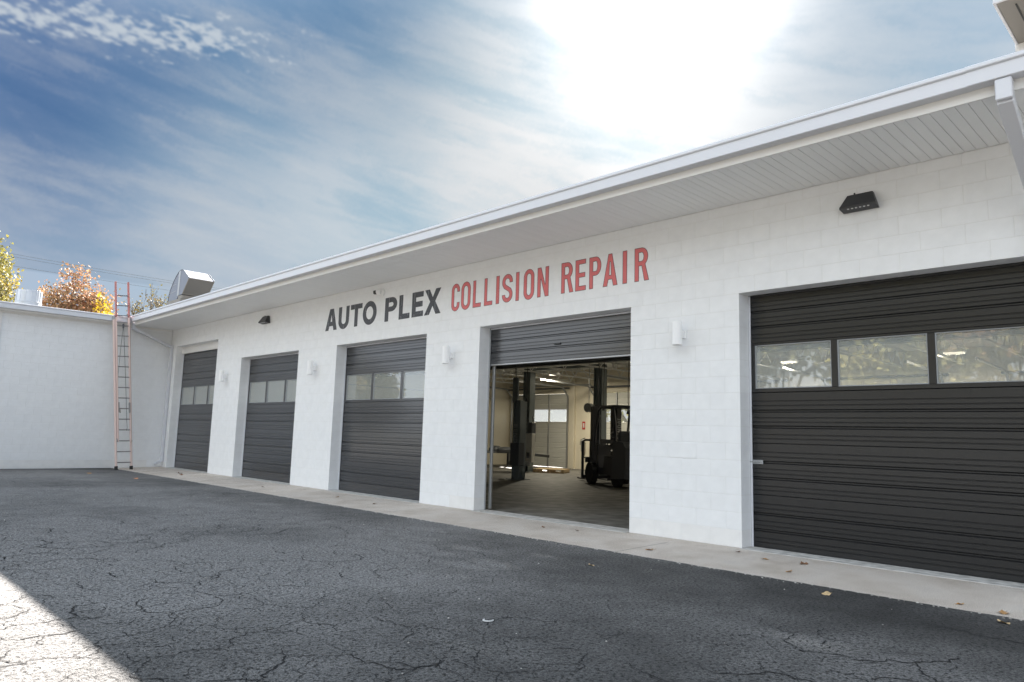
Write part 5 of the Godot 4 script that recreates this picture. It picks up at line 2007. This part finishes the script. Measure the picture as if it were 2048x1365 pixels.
func build_trees() -> void:
	var yg := [Color(0.18, 0.18, 0.05), Color(0.32, 0.28, 0.07), Color(0.22, 0.21, 0.06), Color(0.42, 0.31, 0.08)]
	var red := [Color(0.26, 0.20, 0.10), Color(0.38, 0.19, 0.12), Color(0.30, 0.21, 0.11), Color(0.46, 0.25, 0.14), Color(0.34, 0.26, 0.13)]
	var gold := [Color(0.55, 0.36, 0.02), Color(0.62, 0.45, 0.03), Color(0.45, 0.30, 0.03)]
	var olive := [Color(0.09, 0.09, 0.04), Color(0.15, 0.13, 0.05), Color(0.20, 0.15, 0.06)]
	var mixed := [Color(0.07, 0.08, 0.03), Color(0.12, 0.12, 0.04), Color(0.19, 0.16, 0.05), Color(0.20, 0.11, 0.05)]
	var leafy := [Color(0.03, 0.035, 0.015), Color(0.10, 0.10, 0.03), Color(0.24, 0.22, 0.06), Color(0.40, 0.34, 0.10)]
	var russet := [Color(0.05, 0.03, 0.02), Color(0.16, 0.07, 0.04), Color(0.30, 0.16, 0.06), Color(0.22, 0.20, 0.06)]
	# behind the wing
	tree("yellow_green_tree", "tall yellow green tree at the far left behind the wing roof", "", Vector3(-38, 0, 2.35), 10.7, 4.4, yg, 9000, 0.17, 11, "tree", 0.75)
	tree("red_maple_tree", "round red and orange autumn tree behind the drum vent", "", Vector3(-38.5, 0, -2.05), 9.5, 4.9, red, 13000, 0.16, 27, "tree", 0.95, 0.42)
	tree("golden_tree", "small bright yellow tree beside the top of the ladder", "", Vector3(-36.5, 0, -3.2), 8.0, 1.9, gold, 2600, 0.17, 5, "tree", 0.5)
	tree("bare_tree", "nearly bare tree with a few leaves right of the ladder top", "", Vector3(-38, 0, -5.65), 9.5, 3.0, olive, 420, 0.15, 41, "tree", 0.30, 0.62)
	tree("bare_sapling", "thin bare sapling just left of the curved exhaust hood", "", Vector3(-38, 0, -6.75), 8.95, 0.9, olive, 60, 0.14, 43, "tree", 0.2, 0.7)
	# behind the workshop, seen through its back windows
	var bx := [-21.0, -18.2, -15.0, -10.5, -6.0]
	var bz := [-29.0, -27.0, -30.0, -28.0, -31.0]
	var bn := ["farthest left of the row", "second from the left", "in the middle of the row", "second from the right", "farthest right of the row"]
	for k in 5:
		tree("back_lot_tree", "yellow autumn tree behind the workshop, " + bn[k], "trees behind the workshop", Vector3(bx[k], 0, bz[k]), 12.0 + (k % 3), 7.5, yg, 6500, 0.34, 60 + k, "tree", 1.1, 0.16)
	# across the yard behind the camera: what the doors and panes reflect
	var at := [Vector3(4.5, 0, 21), Vector3(0.5, 0, 19.5), Vector3(-3.5, 0, 21), Vector3(-7.2, 0, 19), Vector3(-11.0, 0, 21.5), Vector3(-15.0, 0, 22), Vector3(9.0, 0, 24), Vector3(-31.0, 0, 15.0), Vector3(-47, 0, 44)]
	var ht := [9.5, 10.5, 9.0, 10.0, 9.2, 7.2, 9.6, 5.6, 8.0]
	var nm := ["yellow green tree across the yard", "tall yellow tree across the yard", "mixed green and gold tree across the yard", "broad green tree across the yard", "russet tinged tree across the yard", "low tree at the left end across the yard", "tree at the right end across the yard", "rounded low tree beyond the end of the wing", "distant green tree beyond the yard"]
	for k in at.size():
		tree("yard_tree", nm[k], "trees across the yard", at[k], ht[k], 6.4 if k != 7 else 5.5, [leafy, mixed, leafy, leafy, russet, leafy, mixed, olive, olive][k], 11000, 0.27, 80 + k, "tree", 1.0, 0.12)

# ------------------------------------------------------------------ wires
func build_wires() -> void:
	var poles := [[Vector3(-38, 0, 14.0), "utility pole hidden behind the yellow green tree"], [Vector3(-38, 0, -24.0), "utility pole beyond the workshop roof"]]
	for p in poles:
		var o := thing("utility_pole", p[1], "utility pole", p[0], 0.0, "utility poles behind the wing")
		var m := MB.new()
		m.tube([Vector3(0, -0.1, 0), Vector3(0, 10.4, 0)], [0.15, 0.11], 10)
		put("pole", m.mesh(), M.bark, o)
		m = MB.new()
		m.box(Vector3(-0.8, 9.55, -0.06), Vector3(0.8, 9.67, 0.06), 0.01)
		put("cross_arm", m.mesh(), M.bark, o)
	var names := ["upper thin power line behind the trees", "middle thin power line behind the trees", "lower thin power line behind the trees"]
	for k in 3:
		var y0: float = [10.05, 9.82, 9.42][k]
		var y1: float = [10.05, 9.88, 9.62][k]
		var xo: float = [0.0, 0.35, -0.3][k]
		var pts := []
		for i in 25:
			var t := i / 24.0
			pts.append(Vector3(-38 + xo, lerpf(y0, y1, t) - 0.55 * 4.0 * t * (1.0 - t) + 0.22, lerpf(14.0, -24.0, t)))
		var m := MB.new()
		m.tube(pts, [0.0075], 5)
		tag(put("power_line", m.mesh(), M.steel_dark), names[k], "power line", "power lines behind the wing")

# ------------------------------------------------------------------ leaves and stones
func leaf_mesh(r: RandomNumberGenerator, col: Color) -> Mesh:
	var m := MB.new()
	m.use_col = true
	var n := 15
	var ring := []
	for i in n:
		var a := TAU * i / n
		var lobe := 0.62 + 0.38 * absf(cos(a * 2.5)) + r.randf_range(-0.06, 0.06)
		var x := cos(a) * lobe
		var z := sin(a) * lobe * 0.85
		ring.append(Vector3(x, 0.22 * x * x * r.randf_range(0.8, 1.2) + 0.28 * z * z + 0.12 * sin(a * 3.0), z))
	for i in n:
		m.c = col * r.randf_range(0.82, 1.15)
		m.tri(Vector3(0, 0.03, 0), ring[i], ring[(i + 1) % n], Vector3.UP)
	m.c = col * 0.7
	m.bar(Vector3(-0.5, 0.05, 0), Vector3(-1.5, 0.12, 0.08), 0.05, 0.05)
	return m.mesh()

func build_litter() -> void:
	var r := RandomNumberGenerator.new()
	r.seed = 14
	var tan_c := Color(0.42, 0.24, 0.10)
	var brown := Color(0.20, 0.10, 0.05)
	var pale := Color(0.55, 0.40, 0.22)
	# x, z, size, colour, label
	var L := [[1.215, 2.29, 0.042, pale, "curled tan leaf on the asphalt out from the raised door"], [3.293, 1.70, 0.046, pale, "curled pale leaf on the asphalt before the widest door"], [2.54, 0.42, 0.050, brown, "curled brown leaf on the apron before the widest door"], [2.62, 0.95, 0.040, tan_c, "tan leaf near the apron edge before the widest door"], [0.99, 0.96, 0.050, tan_c, "flat tan leaf on the apron below the wide pier"], [1.72, 0.28, 0.034, brown, "small brown scrap by the foot of the wide pier"], [2.15, 0.48, 0.040, tan_c, "flat orange leaf on the apron at the left edge of the widest door"],
		[4.15, 1.17, 0.038, Color(0.6, 0.30, 0.05), "orange leaf on the apron edge at the far right"], [4.46, 1.25, 0.05, tan_c, "tan leaf at the right edge on the apron"], [4.54, 1.63, 0.045, pale, "pale leaf on the asphalt at the far right"], [-1.05, 0.55, 0.034, brown, "brown leaf on the apron before the raised door"], [-0.55, 0.42, 0.03, brown, "small brown leaf near the sill of the raised door"], [-2.9, 0.02, 0.03, brown, "brown leaf beside the left foot of the raised door"], [-4.9, 0.72, 0.05, brown, "brown leaf on the apron before the third door"],
		[-6.3, 0.62, 0.045, tan_c, "tan leaf on the apron left of the third door"], [-9.1, 0.75, 0.05, brown, "brown leaf on the apron between the second and third doors"], [-14.2, 0.62, 0.07, brown, "brown leaf on the apron before the corner door"], [-13.6, 0.8, 0.06, Color(0.45, 0.15, 0.06), "reddish leaf on the apron beside the corner door"], [-12.6, 2.2, 0.06, Color(0.50, 0.24, 0.14), "reddish leaf on the asphalt right of the ladder"], [-14.9, 2.6, 0.06, tan_c, "tan leaf on the asphalt before the ladder"]]
	for l in L:
		var z: float = l[1]
		var y := -0.0216 * z if z < 1.385 else -0.026
		if z < 0.065:
			y = 0.004
		var o := put("fallen_leaf", leaf_mesh(r, l[3]), M.dry_leaf)
		tag(o, l[4], "leaf", "dry leaves on the ground")
		o.position = Vector3(l[0], y + 0.003, z)
		o.rotation = Vector3(r.randf_range(-0.25, 0.25), r.randf() * TAU, r.randf_range(-0.25, 0.25))
		o.scale = Vector3.ONE * l[2]
	var m := MB.new()
	var ring := []
	for k in 14:
		var a := deg_to_rad(20.0 + k * 17.0)
		ring.append(Vector3(cos(a) * 0.035, 0.004, sin(a) * 0.030))
	m.tube(ring, [0.0045], 6)
	var hoop := put("broken_plastic_ring", m.mesh(), M.white_plastic)
	tag(hoop, "small broken white plastic ring on the asphalt near the front", "ring")
	hoop.position = Vector3(2.17, -0.024, 4.57)
	hoop.rotation.y = 1.2
	# grit: pale chips, thicker along the ragged edge
	var g := MB.new()
	g.use_col = true
	for k in 520:
		var x := r.randf_range(-16.5, 5.0)
		var z := 1.40 + absf(r.randfn()) * 0.03
		var s := r.randf_range(0.004, 0.011)
		if k > 330:
			z = r.randf_range(1.5, 7.0)
			x = r.randf_range(-14.0, 4.5)
			s = r.randf_range(0.0025, 0.0065)
		var t := r.randf_range(0.25, 0.62)
		g.c = Color(t, t * 0.95, t * 0.88)
		var b := Basis(Vector3.UP, r.randf() * TAU).scaled(Vector3(1, r.randf_range(0.4, 0.8), r.randf_range(0.6, 1.0)))
		g.box(Vector3.ONE * -s, Vector3.ONE * s, s * 0.55, Transform3D(b, Vector3(x, -0.024, z)))
	tag(put("loose_grit", g.mesh(), M.pebble, null, "stuff"), "loose pale stone chips along the ragged asphalt edge and over the yard", "gravel")
